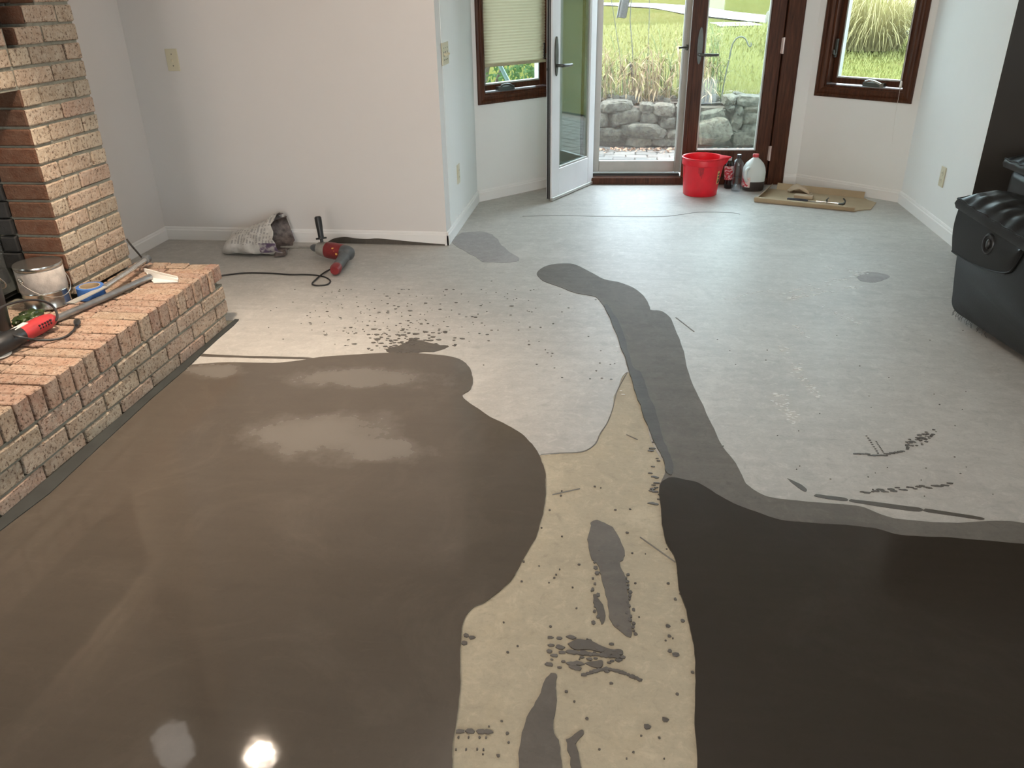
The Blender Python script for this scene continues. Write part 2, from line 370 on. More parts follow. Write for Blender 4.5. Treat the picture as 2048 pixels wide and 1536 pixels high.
m = MB(); m.prism([(XL-.1, -4.2, -.08), (4.7, -4.2, -.08), (4.7, 4.6, -.08), (1.9, 4.6, -.08), (1.9, 5.7, -.08), (1.30, 6.25, -.08), (-.48, 6.16, -.08), (-1.02, 5.55, -.08), (-1.02, 4.5, -.08), (XL-.1, 4.5, -.08)], (0, 0, .08))
floor = m.build('floor', slab_m, kind='structure', label='bare tan concrete slab under the grey leveler')

# ---- layers of leveling compound on the slab
def outline(px, k=5, jit=0.0, seed=0, extra=()):
    pts = smooth_path([P(*q) for q in px], k)
    out = []
    for p in pts:
        n = noise.noise_vector(Vector((p.x*14, p.y*14, seed)))*jit + noise.noise_vector(Vector((p.x*60, p.y*60, seed)))*jit*.5
        out.append(Vector((p.x+n.x, p.y+n.y, 0)))
    return out+[Vector((*q, 0)) for q in extra]
def layer(name, pts, z0, z1, mat, parent=floor, label=None, bev=.0):
    m = MB(); a = [Vector((p.x, p.y, z0-.003)) for p in pts]; m.prism(a, (0, 0, z1-z0+.003)); return m.build(name, mat, parent, label=label)
l1 = outline([(300, 800), (700, 850), (1000, 905), (1083, 911), (1120, 906), (1165, 903), (1190, 890), (1198, 868), (1215, 845), (1225, 815), (1232, 785), (1255, 745), (1285, 800), (1310, 900), (1400, 975), (1500, 1010), (1750, 1050), (2048, 1070)], 5, .006, 1,
    extra=[(4.6, 1.2), (4.6, 4.572), (XR, 4.575), (1.878, 5.67), (1.285, 6.19), (-.46, 6.095), (-.992, 5.505), (-.995, 4.46), (XL, 4.46), (XL, 3.205), (-1.735, 3.205), (-1.735, 2.0)])
layer('dry_leveler_layer', l1, 0, .0015, dry_m, label='pale dry grey leveler layer over the far floor')
pl = outline([(375, 733), (400, 729), (470, 726), (560, 727), (640, 716), (720, 710), (800, 707), (870, 711), (915, 718), (938, 735), (946, 760), (941, 780), (926, 793), (940, 808), (980, 835), (1030, 860), (1060, 885), (1080, 915), (1090, 950), (1091, 985), (1085, 1030), (1070, 1075), (1040, 1130), (1015, 1170), (970, 1205), (945, 1218), (926, 1250), (921, 1300), (918, 1400), (908, 1480), (904, 1536), (900, 1640)], 6, .003, 2,
    extra=[(-.24, -1.2), (-1.0, -2.2), (XL, -2.2), (XL, .40), (-1.725, .40)])
layer('wet_leveler_pool', pl, 0, .0042, poolL_m, label='wet brown leveler pool beside the hearth')
st = outline([(1350, 1030), (1330, 1000), (1319, 975), (1331, 945), (1325, 915), (1310, 880), (1290, 830), (1275, 795), (1258, 745), (1245, 700), (1232, 660), (1215, 625), (1195, 598), (1180, 592), (1150, 587), (1120, 575), (1085, 562), (1074, 548), (1082, 538), (1100, 531), (1125, 528), (1150, 530), (1180, 545), (1210, 560), (1240, 566), (1270, 579), (1290, 597), (1299, 615), (1302, 621), (1325, 624), (1342, 640), (1355, 670), (1368, 705), (1375, 740), (1390, 780), (1410, 820), (1430, 865), (1450, 900), (1470, 925), (1482, 948), (1492, 968), (1515, 986), (1545, 998), (1600, 1004), (1650, 1008), (1720, 1015), (1760, 1030), (1800, 1040), (1900, 1048), (1990, 1043), (2048, 1048)], 6, .003, 3,
    extra=[(4.6, .9), (4.6, -.5), (2.5, .5)])
layer('damp_leveler_trail', st, 0, .0036, damp_m, label='darker damp leveler trail running to the far floor')
pr = outline([(1398, 1640), (1394, 1536), (1389, 1450), (1391, 1350), (1388, 1300), (1376, 1240), (1358, 1180), (1350, 1120), (1330, 1080), (1321, 1020), (1318, 978), (1338, 957), (1370, 962), (1400, 970), (1450, 1000), (1500, 1022), (1560, 1041), (1620, 1048), (1690, 1052), (1750, 1060), (1800, 1072), (1900, 1078), (2048, 1090)], 6, .003, 4,
    extra=[(4.6, .75), (4.6, -3.5), (.4, -3.5), (.13, -1)])
layer('wet_leveler_pool', pr, 0, .0048, poolR_m, label='dark wet leveler pool on the near right')
rg = outline([(1207, 612), (1228, 655), (1242, 695), (1260, 750), (1275, 800), (1298, 862), (1312, 892), (1326, 918), (1332, 945), (1345, 950), (1341, 915), (1322, 868), (1312, 830), (1296, 790), (1282, 748), (1266, 738), (1256, 700), (1243, 655), (1226, 628), (1213, 610)], 5, .006, 5)
layer('trowel_ridge', rg, 0, .0060, ridge_m, label='rough dark ridge along the damp trail')
layer('dull_patch', outline([(905, 478), (925, 466), (960, 464), (985, 470), (1000, 485), (1012, 500), (1038, 518), (1030, 524), (1000, 526), (965, 524), (945, 512), (925, 500), (908, 490), (905, 478)], 5, .012, 6), 0, .0024, dull_m, label='thin pinkish grey patch by the wall corner')
layer('dull_patch', outline([(1712, 555), (1725, 547), (1750, 545), (1778, 552), (1770, 560), (1745, 566), (1722, 563), (1712, 555)], 5, .006, 7), 0, .0022, dull_m)
def bar(px, jit, seed, mat=mark_m, name='leveler_smear', z=.0026, label=None): return layer(name, outline(px+[px[0]], 5, jit, seed), 0, z, mat, label=label)
bar([(1182, 1045), (1195, 1040), (1215, 1050), (1230, 1062), (1246, 1095), (1245, 1118), (1240, 1125), (1250, 1155), (1255, 1200), (1262, 1240), (1266, 1274), (1255, 1275), (1240, 1262), (1222, 1240), (1212, 1200), (1203, 1150), (1195, 1128), (1182, 1115), (1179, 1080)], .008, 11, label='long dark smear in the tan strip', mat=concrete('thin_smeared_leveler', (.12, .106, .090), .3, .55)[0])
bar([(1098, 1348), (1112, 1350), (1116, 1372), (1110, 1410), (1105, 1460), (1118, 1500), (1112, 1560), (1040, 1560), (1044, 1470), (1060, 1420), (1080, 1390)], .008, 12)
bar([(1135, 1290), (1155, 1280), (1180, 1282), (1215, 1295), (1245, 1302), (1244, 1311), (1215, 1308), (1180, 1300), (1150, 1302)], .008, 13)
bar([(1168, 1328), (1200, 1322), (1206, 1330), (1195, 1338)], .006, 14)
bar([(770, 700), (800, 690), (830, 682), (865, 688), (888, 695), (870, 702), (830, 706), (790, 707)], .022, 15, label='spattered grey dab above the wet pool')
bar([(1190, 1190), (1200, 1195), (1210, 1240), (1200, 1255), (1192, 1230)], .012, 16)
bar([(1132, 1480), (1165, 1462), (1168, 1470), (1150, 1490), (1160, 1540), (1140, 1540)], .010, 17)
bar([(1632, 990), (1689, 997), (1689, 1003), (1632, 995)], .003, 18); bar([(1703, 1000), (1770, 1008), (1838, 1017), (1838, 1024), (1770, 1016), (1703, 1005)], .003, 19); bar([(1851, 1019), (1910, 1028), (1965, 1037), (1960, 1041), (1910, 1034), (1851, 1025)], .003, 20)
bar([(1575, 958), (1598, 968), (1614, 980), (1605, 983), (1588, 970)], .006, 21)
bar([(400, 708), (470, 712), (560, 714), (620, 716), (620, 719), (560, 718), (470, 716), (400, 713)], .003, 22)
def blobs(name, spots, mat, z=.0025, label=None):
    m = MB()
    for (x, y, r, st_) in spots:
        c = P(x, y); n = 6; k = random.random()*6
        m.prism([(c.x+math.cos(k+2*PI*i/n)*r*st_*random.uniform(.7, 1.2), c.y+math.sin(k+2*PI*i/n)*r*random.uniform(.7, 1.2), 0) for i in range(n)], (0, 0, z+random.uniform(.0001, .0012)))
    return m.build(name, mat, floor, kind='stuff', label=label)
rnd = random.Random(3); sp = []
for _ in range(230): sp.append((rnd.gauss(810, 120), min(700, max(580, rnd.gauss(640, 32))), .0018+.005*rnd.random()**3, 1.5))
for _ in range(90): sp.append((rnd.gauss(800, 45), rnd.gauss(683, 12), rnd.uniform(.003, .009), 1.6))
for _ in range(45): sp.append((rnd.uniform(950, 1240), rnd.uniform(560, 760), rnd.uniform(.002, .0045), 1.3))
for _ in range(40): sp.append((rnd.uniform(1090, 1240), rnd.uniform(1275, 1345), rnd.uniform(.002, .007), 1.8))
for i in range(16): sp.append((1168+i*7.4, 1345+abs(i-6)**1.5*.8-6, rnd.uniform(.003, .006), 1.6))
for i in range(14): sp.append((1140+i*8, 1305+i*.8, rnd.uniform(.004, .007), 1.6))
for i in range(18): sp.append((rnd.gauss(1258, 5), 1150+i*7, rnd.uniform(.004, .008), .8))
for i in range(12): sp.append((rnd.gauss(1192, 4), 1125+i*11, rnd.uniform(.004, .008), .8))
for i in range(24): sp.append((rnd.uniform(1300, 1325), rnd.uniform(880, 1010), rnd.uniform(.002, .006), 2.6))
for i in range(14): sp.append((rnd.uniform(1335, 1385), rnd.uniform(1090, 1320), rnd.uniform(.003, .006), 1.1))
for i in range(70): sp.append((rnd.uniform(925, 1385), rnd.uniform(960, 1530), rnd.uniform(.0015, .0035), 1.2))
for x in (920, 940, 962, 975): sp += [(x, 1464, .006, 1.8), (x-3, 1476, .003, .7), (x-8, 1500, .003, .7)]
for x, y in ((1330, 1440), (1294, 1455), (1352, 1310), (932, 1272), (944, 1276), (928, 1287)): sp.append((x, y, .006, 1.3))
for i in range(9): sp.append((1733+i*3.2-(i*.4)**2*.3, 873+i*4.3, .0035, 1.1))
for i in range(14): sp.append((1712+i*7.2, 909+(3 if 3 < i < 9 else 0)-max(0, i-9)*1.4, .0045, 2.2))
for i in range(10): sp.append((1752+i*2, 884+i*3, .003, .9))
for _ in range(55): a = rnd.random(); sp.append((1810+a*60, 893-a*30+rnd.gauss(0, 6), rnd.uniform(.002, .005), 1.6))
for i in range(26): sp.append((1725+i*7, 988-i*.75+rnd.gauss(0, 1.5), rnd.uniform(.002, .006), 2.4))
for _ in range(40): sp.append((rnd.uniform(1420, 1990), rnd.uniform(640, 1000), rnd.uniform(.0015, .003), 1.2))
blobs('leveler_splatter', sp, splat_m, label='small dark drops of leveler')
sc = []
def streak(x0, y0, x1, y1, n, w, spread):
    for _ in range(n):
        t = rnd.random(); sc.append((x0+(x1-x0)*t+rnd.gauss(0, spread), y0+(y1-y0)*t+rnd.gauss(0, spread*.4), rnd.uniform(.4, 1)*w, rnd.uniform(1, 3.2)))
for q in ((1560, 588, 1740, 545, 46, .006, 4), (1575, 600, 1720, 572, 36, .006, 4), (1640, 530, 1720, 545, 20, .005, 5), (1560, 606, 1660, 570, 24, .005, 3), (1640, 610, 1720, 650, 36, .004, 5), (1590, 650, 1612, 675, 14, .004, 3), (1560, 690, 1640, 800, 60, .004, 7), (1545, 785, 1595, 850, 50, .004, 8), (1440, 600, 1540, 580, 20, .004, 4), (1220, 640, 1250, 800, 8, .004, 3)): streak(*q)
blobs('chalky_scuff', sc, scuff_m, .0018, label='white chalky scuff marks')
m = MB()
def crack(px, w, z=.0030):
    pts = smooth_path([P(*q) for q in px], 4)
    L_, R_ = [], []
    for i, p in enumerate(pts):
        t = (pts[min(i+1, len(pts)-1)]-pts[max(i-1, 0)]).normalized(); nn = Vector((-t.y, t.x, 0)); ww = w*(.6+.8*abs(noise.noise(p*30)))
        L_.append(p+nn*ww); R_.append(p-nn*ww)
    for i in range(len(pts)-1): m.prism([L_[i], L_[i+1], R_[i+1], R_[i]], (0, 0, z))
crack([(1082, 910), (1120, 907), (1165, 904), (1190, 889), (1200, 868), (1215, 845), (1226, 815), (1233, 785), (1254, 746)], .0016)
crack([(1045, 433), (1120, 432), (1200, 433), (1300, 434), (1345, 432), (1400, 425), (1460, 426), (1480, 429)], .0025)
crack([(1105, 990), (1160, 978)], .0014); crack([(1280, 1075), (1315, 1100), (1350, 1125)], .0014); crack([(1352, 636), (1388, 664)], .003); crack([(1253, 870), (1275, 880)], .0012)
m.build('floor_crack', plain('crack_grey', (.19, .185, .17), .8), floor, label='hairline crack in the slab')

# dark strip along the hearth foot
m = MB(); ep = [P(*q) for q in ((478, 641), (468, 652), (440, 676), (405, 708), (372, 741), (300, 803), (200, 896), (100, 990), (0, 1066), (-90, 1170))]
for a, b in zip(ep, ep[1:]):
    m.prism([(-1.7295, a.y, 0), (-1.7295, b.y, 0), (b.x, b.y, 0), (a.x, a.y, 0)], (0, 0, .007))
m.build('edge_strip', tape_m, label='dark grey foam strip along the foot of the brick hearth', cat='foam strip')
# leveler smeared up the back wall baseboard
m = MB(); top = smooth_path([PY(*q, YB-.016) for q in ((655, 484), (668, 477), (690, 474), (712, 477), (735, 478), (755, 477), (790, 480), (830, 484), (890, 489))], 4)
m.prism([(p.x, YB-.0165, max(p.z, .004)) for p in top]+[(p.x, YB-.0165, .002) for p in reversed(top)], (0, .003, 0))
m.build('baseboard_smear', mark_m, floor, label='wavy smear of leveler on the baseboard')

# ---- baseboards
def base(name, Fm, u0, u1, mat=trim_m):
    m = MB(); pr = [(0, .0), (-.013, .0), (-.013, .060), (-.009, .066), (-.009, .072), (-.005, .080), (0, .080)]
    m.rings([[Fm @ Vector((u, v, z)) for v, z in pr] for u in (u0, u1)])
    return m.build(name, mat, kind='structure')
def fr2(a, b, out): return frame(V2(*a), V2(*b), Vector((*out, 0)))
fb, lb = fr2((XL, YB), (-.995, YB), (0, 1)); base('baseboard_back', fb, 0, lb+.013)
fb, lb = fr2((XL, 3.15), (XL, YB), (-1, 0)); base('baseboard_left', fb, 0, lb-.012)
fb, lb = fr2((-.9925, YB), (-.9925, 5.509), (-1, 0)); base('baseboard_return', fb, -.013, lb)
base('baseboard_bay_left', FBL, .005, LBL); base('baseboard_bay_right', FBR, .0, LBR); base('baseboard_bay_center', FD, 1.657, LD)
fb, lb = fr2((XR, YD), (XR, 5.675), (1, 0)); base('baseboard_right', fb, 0, lb)
fb, lb = fr2((XR, YD), (4.6, YD), (0, 1)); base('baseboard_dark', fb, .01, lb)

# ---- bay windows
def window(name, Fm, O, cas, crank_u, cord):
    u0, u1, z0, z1 = O; root = empty(name, (0, 0, 0), kind='structure'); root.matrix_world = Fm
    m = MB()
    prof = [(0, 0), (-.012, 0), (-.020, .010), (-.020, .020), (-.014, .026), (-.018, .034), (-.018, .046), (-.010, cas), (0, cas)]
    # casing: mitred frame swept round the opening
    rs = []
    for (cu, cz, du, dz) in ((u0, z0, 1, 1), (u1, z0, -1, 1), (u1, z1, -1, -1), (u0, z1, 1, -1)):
        rs.append([Vector((cu+du*(w-cas), v, cz+dz*(w-cas))) for v, w in prof])
    m.rings(rs+[rs[0]], False, False); m.build('casing', wood_m, root)
    m = MB(); t = .013
    m.box((u0, 0, z0), (u0+t, .14, z1)); m.box((u1-t, 0, z0), (u1, .14, z1)); m.box((u0+t, 0, z0), (u1-t, .14, z0+t)); m.box((u0+t, 0, z1-t), (u1-t, .14, z1))
    m.build('jamb', wood_m, root)
    a, b, c, d = u0+t+.003, u1-t-.003, z0+t+.008, z1-t-.003; s = .036
    m = MB(); y0, y1 = .055, .095
    m.box((a, y0, c), (a+s, y1, d), .003); m.box((b-s, y0, c), (b, y1, d), .003); m.box((a+s, y0, c), (b-s, y1, c+s), .003); m.box((a+s, y0, d-s), (b-s, y1, d), .003)
    m.build('sash', wood_m, root)
    m = MB(); q = .009; A_, B_, C_, D_ = a+s, b-s, c+s, d-s
    m.box((A_, y0-.002, C_), (A_+q, y1, D_)); m.box((B_-q, y0-.002, C_), (B_, y1, D_)); m.box((A_+q, y0-.002, C_), (B_-q, y1, C_+q)); m.box((A_+q, y0-.002, D_-q), (B_-q, y1, D_))
    m.build('glazing_bead', alu_m, root, label='grey glazing bead')
    m = MB(); m.box((A_+q, .074, C_+q), (B_-q, .078, D_-q)); m.build('pane', glass_m, root)
    m = MB(); cu = crank_u; z = z0+t+.004
    m.prism([(cu-.072, .052, z), (cu+.072, .052, z), (cu+.072, .018, z), (cu+.05, .010, z), (cu-.05, .010, z), (cu-.072, .018, z)], (0, 0, .026))
    k = m.build('crank_handle', bronze_m, root, label='folding metal crank handle')
    m = MB(); m.tube(smooth_path([(cu-.055, .014, z+.030), (cu-.02, .004, z+.040), (cu+.02, .006, z+.034), (cu+.055, .014, z+.020)], 4), .0075, 8); m.build('folding_lever', steel_m if cord else bronze_m, k, True)
    m = MB(); lu = u1-t-.012 if not cord else u0+t+.012
    m.box((lu-.010, .030, .88), (lu+.010, .050, 1.0), .004); m.tube([(lu, .030, .90), (lu, .012, .905), (lu, .008, .93)], .006); m.build('sash_lock', bronze_m, root)
    return root
w1 = window('window_1', FBL, OL, .055, .30, False)
w2 = window('window_2', FBR, OR_, .064, .45, True)
# pleated shade inside the left window
sh = empty('cellular_shade', (0, 0, 0)); sh.matrix_world = FBL
tag(sh, 'cream pleated cellular shade lowered over the left bay window', 'window shade')
m = MB(); n = 60; z0, z1 = .890, 1.985; rs = []
for i in range(2*n+1):
    z = z0+(z1-z0)*i/(2*n); rs.append([(OL[0]+.018, .030+(.006 if i % 2 else 0), z), (OL[1]-.018, .030+(.006 if i % 2 else 0), z)])
m.rings(rs, False, False, closed=False); m.build('pleated_fabric', shade_m, sh)
m = MB(); m.box((OL[0]+.016, .022, .872), (OL[1]-.016, .044, .892), .004, 2); m.build('bottom_rail', shade_m, sh)
m = MB(); m.box((OL[0]+.014, .012, 1.98), (OL[1]-.014, .052, 2.006), .003); m.build('head_rail', white_m, sh)
# lift cord hanging from the right window
q0 = FBR @ Vector((.655, -.024, .745)); q1 = FBR @ Vector((.668, -.022, .375)); q9 = FBR @ Vector((.640, -.010, 1.99))
cd = empty('blind_cord', q0, label='thin white blind cord with small toggle hanging by the right window', cat='cord')
m = MB(); m.tube([q9-q0, Vector((0, 0, 0)), Vector((.001, 0, -.2)), q1-q0], .0011, 6); m.build('string', white_m, cd)
m = MB(); m.lathe([(.003, .022), (.007, .018), (.009, -.018), (.006, -.024)], 10); m.build('toggle', white_m, cd, True)

# ---- patio doors
dr = empty('door_1', (0, 0, 0), kind='structure'); dr.matrix_world = FD
m = MB(); u0, u1, z1 = OD[0], OD[1], OD[3]
def uD(x): return (x+.463)/math.cos(math.radians(3.08))
m.box((u0, -.012, 0), (uD(-.235), .14, z1), .003); m.box((uD(1.075), -.012, 0), (u1, .14, z1), .003); m.box((uD(-.235), -.012, 2.02), (uD(1.075), .14, z1), .003); m.box((uD(1.050), .052, 0), (uD(1.076), .14, 2.02)); m.box((uD(.452), .052, .05), (uD(.50), .115, 2.02))
m.build('door_frame', wood_m, dr)
m = MB(); m.box((uD(-.235), -.012, 0), (uD(1.075), .07, .050), .006); m.build('threshold', wood_m, dr, label='dark wooden threshold')
m = MB(); m.box((uD(-.225), .071, .01), (uD(.44), .20, .062), .003); m.build('outer_sill', alu_m, dr, label='grey metal sill')
m = MB(); m.box((uD(-.225), .070, .0505), (uD(.437), .078, .066)); m.build('weather_seal', dark_m, dr)
# open leaf
H = Vector((-.212, 6.118, 0)); ld = Vector((-.475+.212, 5.545-6.118, 0)); LW = ld.length
_yh = Vector((-ld.y, ld.x, 0)).normalized()
lf = empty('door_2', H-_yh*.044, math.atan2(ld.y, ld.x), kind='structure')   # local x to the latch edge, +y the face seen from the room
m = MB(); zb, zt = .018, 2.015; T = .044
m.box((0, -T*0, zb), (.085, T, zt), .003); m.box((LW-.105, 0, zb), (LW, T, zt), .003); m.box((.085, .001, zb), (LW-.105, T-.001, .212), .003); m.box((.085, .001, zt-.12), (LW-.105, T-.001, zt), .003)
lfb = m.build('leaf_frame', clad_m, lf, label='white clad leaf frame')
m = MB(); g0, g1 = .085, LW-.105
for (a, b, c, d) in ((g0, g0+.014, .212, zt-.12), (g1-.014, g1, .212, zt-.12), (g0+.014, g1-.014, .212, .226), (g0+.014, g1-.014, zt-.134, zt-.12)): m.box((a, .004, c), (b, T-.004, d), .002)
m.build('glazing_bead', alu_m, lf)
m = MB(); m.box((g0+.014, .017, .226), (g1-.014, .021, zt-.134)); m.build('pane', leafglass_m, lf)
m = MB(); m.box((g0+.014, .027, .226), (g1-.014, .031, zt-.134)); m.build('pane', leafglass_m, lf)
m = MB(); m.box((LW, .006, zb), (LW+.0015, .022, zt)); m.box((LW, .026, zb), (LW+.004, .032, zt)); m.build('edge_seal', dark_m, lf, label='dark seal along the latch edge')
m = MB()
for z in (.12, .885, 1.02): m.box((LW+.0012, .009, z-.016), (LW+.003, .019, z+.016))
m.box((LW+.0012, .005, .855), (LW+.004, .023, .872)); m.build('latch_plate', dark_m, lf)
m = MB(); m.box((0, .030, zb-.012), (LW, .052, zb+.010), .003); m.build('door_sweep', alu_m, lf)
hl = LW-.048
def handle(parent, u, v, dirn, sgn, zc=.885, plate_w=.020):
    m = MB(); pts = []
    for i in range(20):
        a = 2*PI*i/20; pts.append((u+plate_w*math.cos(a), v, zc+.06+(.115*math.sin(a) if math.sin(a) > 0 else .125*math.sin(a))))
    m.prism(pts, (0, sgn*.009, 0)); hp = m.build('handle_plate', bronze_m, parent)
    m = MB(); m.tube(smooth_path([(u, v+sgn*.008, zc), (u, v+sgn*.046, zc), (u+dirn*.03, v+sgn*.056, zc), (u+dirn*.08, v+sgn*.055, zc-.002), (u+dirn*.125, v+sgn*.050, zc-.002)], 5), [.010]*5+[.0105]*10+[.0095]*6, 10); m.build('lever', bronze_m, hp, True)
handle(lf, hl, .044, -1, 1)
# fixed leaf, inside face brown
rf = empty('door_3', (0, 0, 0), kind='structure'); rf.matrix_world = FD
a, b = uD(.442), uD(1.068); zb2 = .052; g0, g1 = uD(.538), uD(.968)
m = MB(); m.box((a, 0, zb2), (g0, .045, 2.012), .004); m.box((g1, 0, zb2), (b, .045, 2.012), .004); m.box((g0, .001, zb2), (g1, .044, .245), .004); m.box((g0, .001, 1.90), (g1, .044, 2.012), .004)
m.build('leaf_frame', wood_m, rf, label='dark brown wooden leaf frame')
m = MB(); m.box((uD(.436), -.014, zb2), (uD(.470), -.0005, 2.012), .005); m.build('astragal', wood_m, rf)
m = MB()
for (p, q, c, d) in ((g0, g0+.010, .245, 1.90), (g1-.010, g1, .245, 1.90), (g0+.01, g1-.01, .245, .255), (g0+.01, g1-.01, 1.89, 1.90)): m.box((p, .006, c), (q, .038, d), .002)
m.build('glazing_bead', alu_m, rf)
m = MB(); m.box((g0+.01, .017, .255), (g1-.01, .021, 1.89)); m.build('pane', glass_m, rf)
m = MB(); m.box((g0+.01, .027, .255), (g1-.01, .0275, 1.89)); m.build('dusty_pane', dusty_m, rf, label='dusty outer pane')
handle(rf, uD(.505), 0, 1, -1, .905, .019)
for z in (.955, .228):
    m = MB(); m.tube([(uD(1.070), -.012, z-.052), (uD(1.070), -.012, z+.052)], .008, 10); m.box((uD(1.058), -.004, z-.05), (uD(1.09), .001, z+.05)); m.build('hinge', hinge_m, rf, True, label='pale metal hinge')
# screen door outside the open half
sd = empty('screen_door', FD @ Vector((uD(.10), .16, -.0)), math.radians(3.08))
tag(sd, 'grey metal framed screen door behind the open patio door', 'screen door')
a, b = uD(-.212)-uD(.10), uD(.455)-uD(.10)
m = MB(); y0, y1 = -.035, -.005
m.box((a, y0, .066), (a+.045, y1, 2.02), .003); m.box((b-.056, y0, .066), (b, y1, 2.02), .003); m.box((a+.045, y0, .066), (b-.056, y1, .150), .003); m.box((a+.045, y0, 1.95), (b-.056, y1, 2.02), .003)
m.build('screen_frame', alu_m, sd)
m = MB(); m.box((b-.050, y0-.006, .066), (b-.042, y0+.001, 2.02), .002); m.box((b-.014, y0-.010, .066), (b-.004, y0+.001, 2.02), .002); m.build('frame_ridge', alu_m, sd)
m = MB(); m.box((a+.044, -.021, .149), (b-.055, -.020, 1.951)); m.build('screen_mesh', screen_m, sd)
m = MB(); m.box((b-.034, y0-.03, .925), (b-.018, y0, .962), .003); m.tube([(b-.026, y0-.026, .945), (b-.085, y0-.03, .943)], .007); m.build('latch', bronze_m, sd)

# ================================================================ FIREPLACE
CX, CY0, CY1, HX, HY, HZ = -2.121, 2.736, 3.135, -1.729, 3.170, .283
PIT = .0667
_bc = {}
def bmesh_brick(dx, dy, dz, mat, var):
    key = (round(dx, 3), round(dy, 3), round(dz, 3), mat.name, var)
    if key not in _bc:
        m = MB(); vs = m.box((-dx/2, -dy/2, -dz/2), (dx/2, dy/2, dz/2), .0042); rr = random.Random(hash(key[:3])+var)
        for v in m.bm.verts: v.co += Vector((rr.uniform(-1, 1), rr.uniform(-1, 1), rr.uniform(-1, 1)))*.0016
        _bc[key] = m.mesh(mat)
    return _bc[key]
rb = random.Random(5)
def put_brick(parent, lo, hi, mat=brick_m, name='brick', j=.0015):
    d = [hi[i]-lo[i] for i in range(3)]; c = [(hi[i]+lo[i])/2+rb.uniform(-j, j) for i in range(3)]
    return link(name, bmesh_brick(*d, mat, rb.randrange(3)), parent, c, (rb.uniform(-.006, .006), rb.uniform(-.006, .006), rb.uniform(-.006, .006)))
fp = empty('fireplace', (0, 0, 0), label='tan brick fireplace breast with dark firebox opening on the left wall', cat='fireplace')
mc = MB()
ZN = .318+PIT*13; mc.box((XL+.002, CY0+.006, HZ+.001), (CX-.020, CY1-.012, ZN)); mc.box((XL+.002, .95, HZ+.001), (CX-.007, 1.50, ZC-.002)); mc.box((XL+.002, 1.502, 1.06), (CX-.125, CY0+.004, ZC-.002)); mc.box((XL+.002, CY0+.006, ZN+.0005), (CX-.125, CY1-.007, ZC-.002))
def niche(i):                            # gap in the brickwork above the opening, widening upward by steps
    return None if i < 13 else {13: (2.743, 2.797), 14: (2.690, 2.862)}.get(i, (2.60, 2.931))
for i in range(31):
    z0 = .323+PIT*i; z1 = z0+.0567
    if i == 0: put_brick(fp, (CX-.09, CY0, HZ+.002), (CX, CY0+.10, .315)); put_brick(fp, (CX-.09, CY0+.11, HZ+.002), (CX, CY1, .315))
    z0 += .005; z1 = min(z0+.0567, ZC-.004)
    rows = []
    if i % 2 == 0: rows = [(CY0, CY0+.094), (CY0+.104, CY0+.297), (CY0+.307, CY1)]
    else: rows = [(CY0, CY0+.194), (CY0+.204, CY1)]
    if i >= 11:
        y = CY0-.010
        while y > 1.55: rows.append((y-(.194), y)); y -= .2045
        if i % 2 == 0: rows = [(a+(.0 if a >= CY0 else -.0), b) for a, b in rows]
    g = niche(i)
    for a, b in rows:
        if g:
            segs = [(a, min(b, g[0])), (max(a, g[1]), b)]
        else: segs = [(a, b)]
        for p, q in segs:
            if q-p > .03: put_brick(fp, (CX-.095, p, z0), (CX, q, z1))
    zl = .318+PIT*i+.0003; zu = min(zl+PIT-.0006, ZC-.003)
    if g: mc.box((CX-.12, 1.503, zl), (CX-.007, g[0]-.006, zu)); mc.box((CX-.12, g[1]+.006, zl), (CX-.007, CY1-.007, zu))
    elif i >= 11: mc.box((CX-.12, 1.503, zl), (CX-.007, CY0+.005, zu))
    if i < 11:                            # reveal of the opening, facing the camera
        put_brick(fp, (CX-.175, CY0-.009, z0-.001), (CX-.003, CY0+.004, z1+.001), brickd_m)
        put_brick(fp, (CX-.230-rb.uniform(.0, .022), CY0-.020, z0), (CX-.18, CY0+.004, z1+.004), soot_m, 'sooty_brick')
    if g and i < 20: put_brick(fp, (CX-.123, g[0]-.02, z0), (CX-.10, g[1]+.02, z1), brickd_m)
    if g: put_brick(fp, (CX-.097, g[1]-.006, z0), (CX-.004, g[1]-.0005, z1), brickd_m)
for i in range(13): mc.box((CX-.06, CY0+.007, .313+PIT*i), (CX-.006, CY1-.006, .3285+PIT*i))
mc.build('mortar', mortar_m, fp)
m = MB(); m.box((CX-.30, 1.5, HZ), (CX-.26, CY0+.02, 1.07)); m.build('firebox_surround', soot_m, fp, label='black sooty firebox surround')
mm, nt, b_ = M_('mirrored_fire_glass'); b_.inputs['Base Color'].default_value = (.62, .68, .70, 1); b_.inputs['Metallic'].default_value = .9; b_.inputs['Roughness'].default_value = .10
bump(nt, b_, noise_t(nt, coords(nt), 6, 3), .05, .02)
m = MB(); m.box((CX-.260, 1.62, HZ+.02), (CX-.252, CY0-.002, 1.0)); m.build('fire_door_glass', mm, fp, label='reflective glass of the firebox door')
m = MB(); m.box((CX-.262, 1.55, HZ+.001), (CX-.245, 1.62, 1.05)); m.box((CX-.262, 1.62, 1.0), (CX-.245, CY0-.002, 1.05)); m.build('door_frame', black_m, fp)

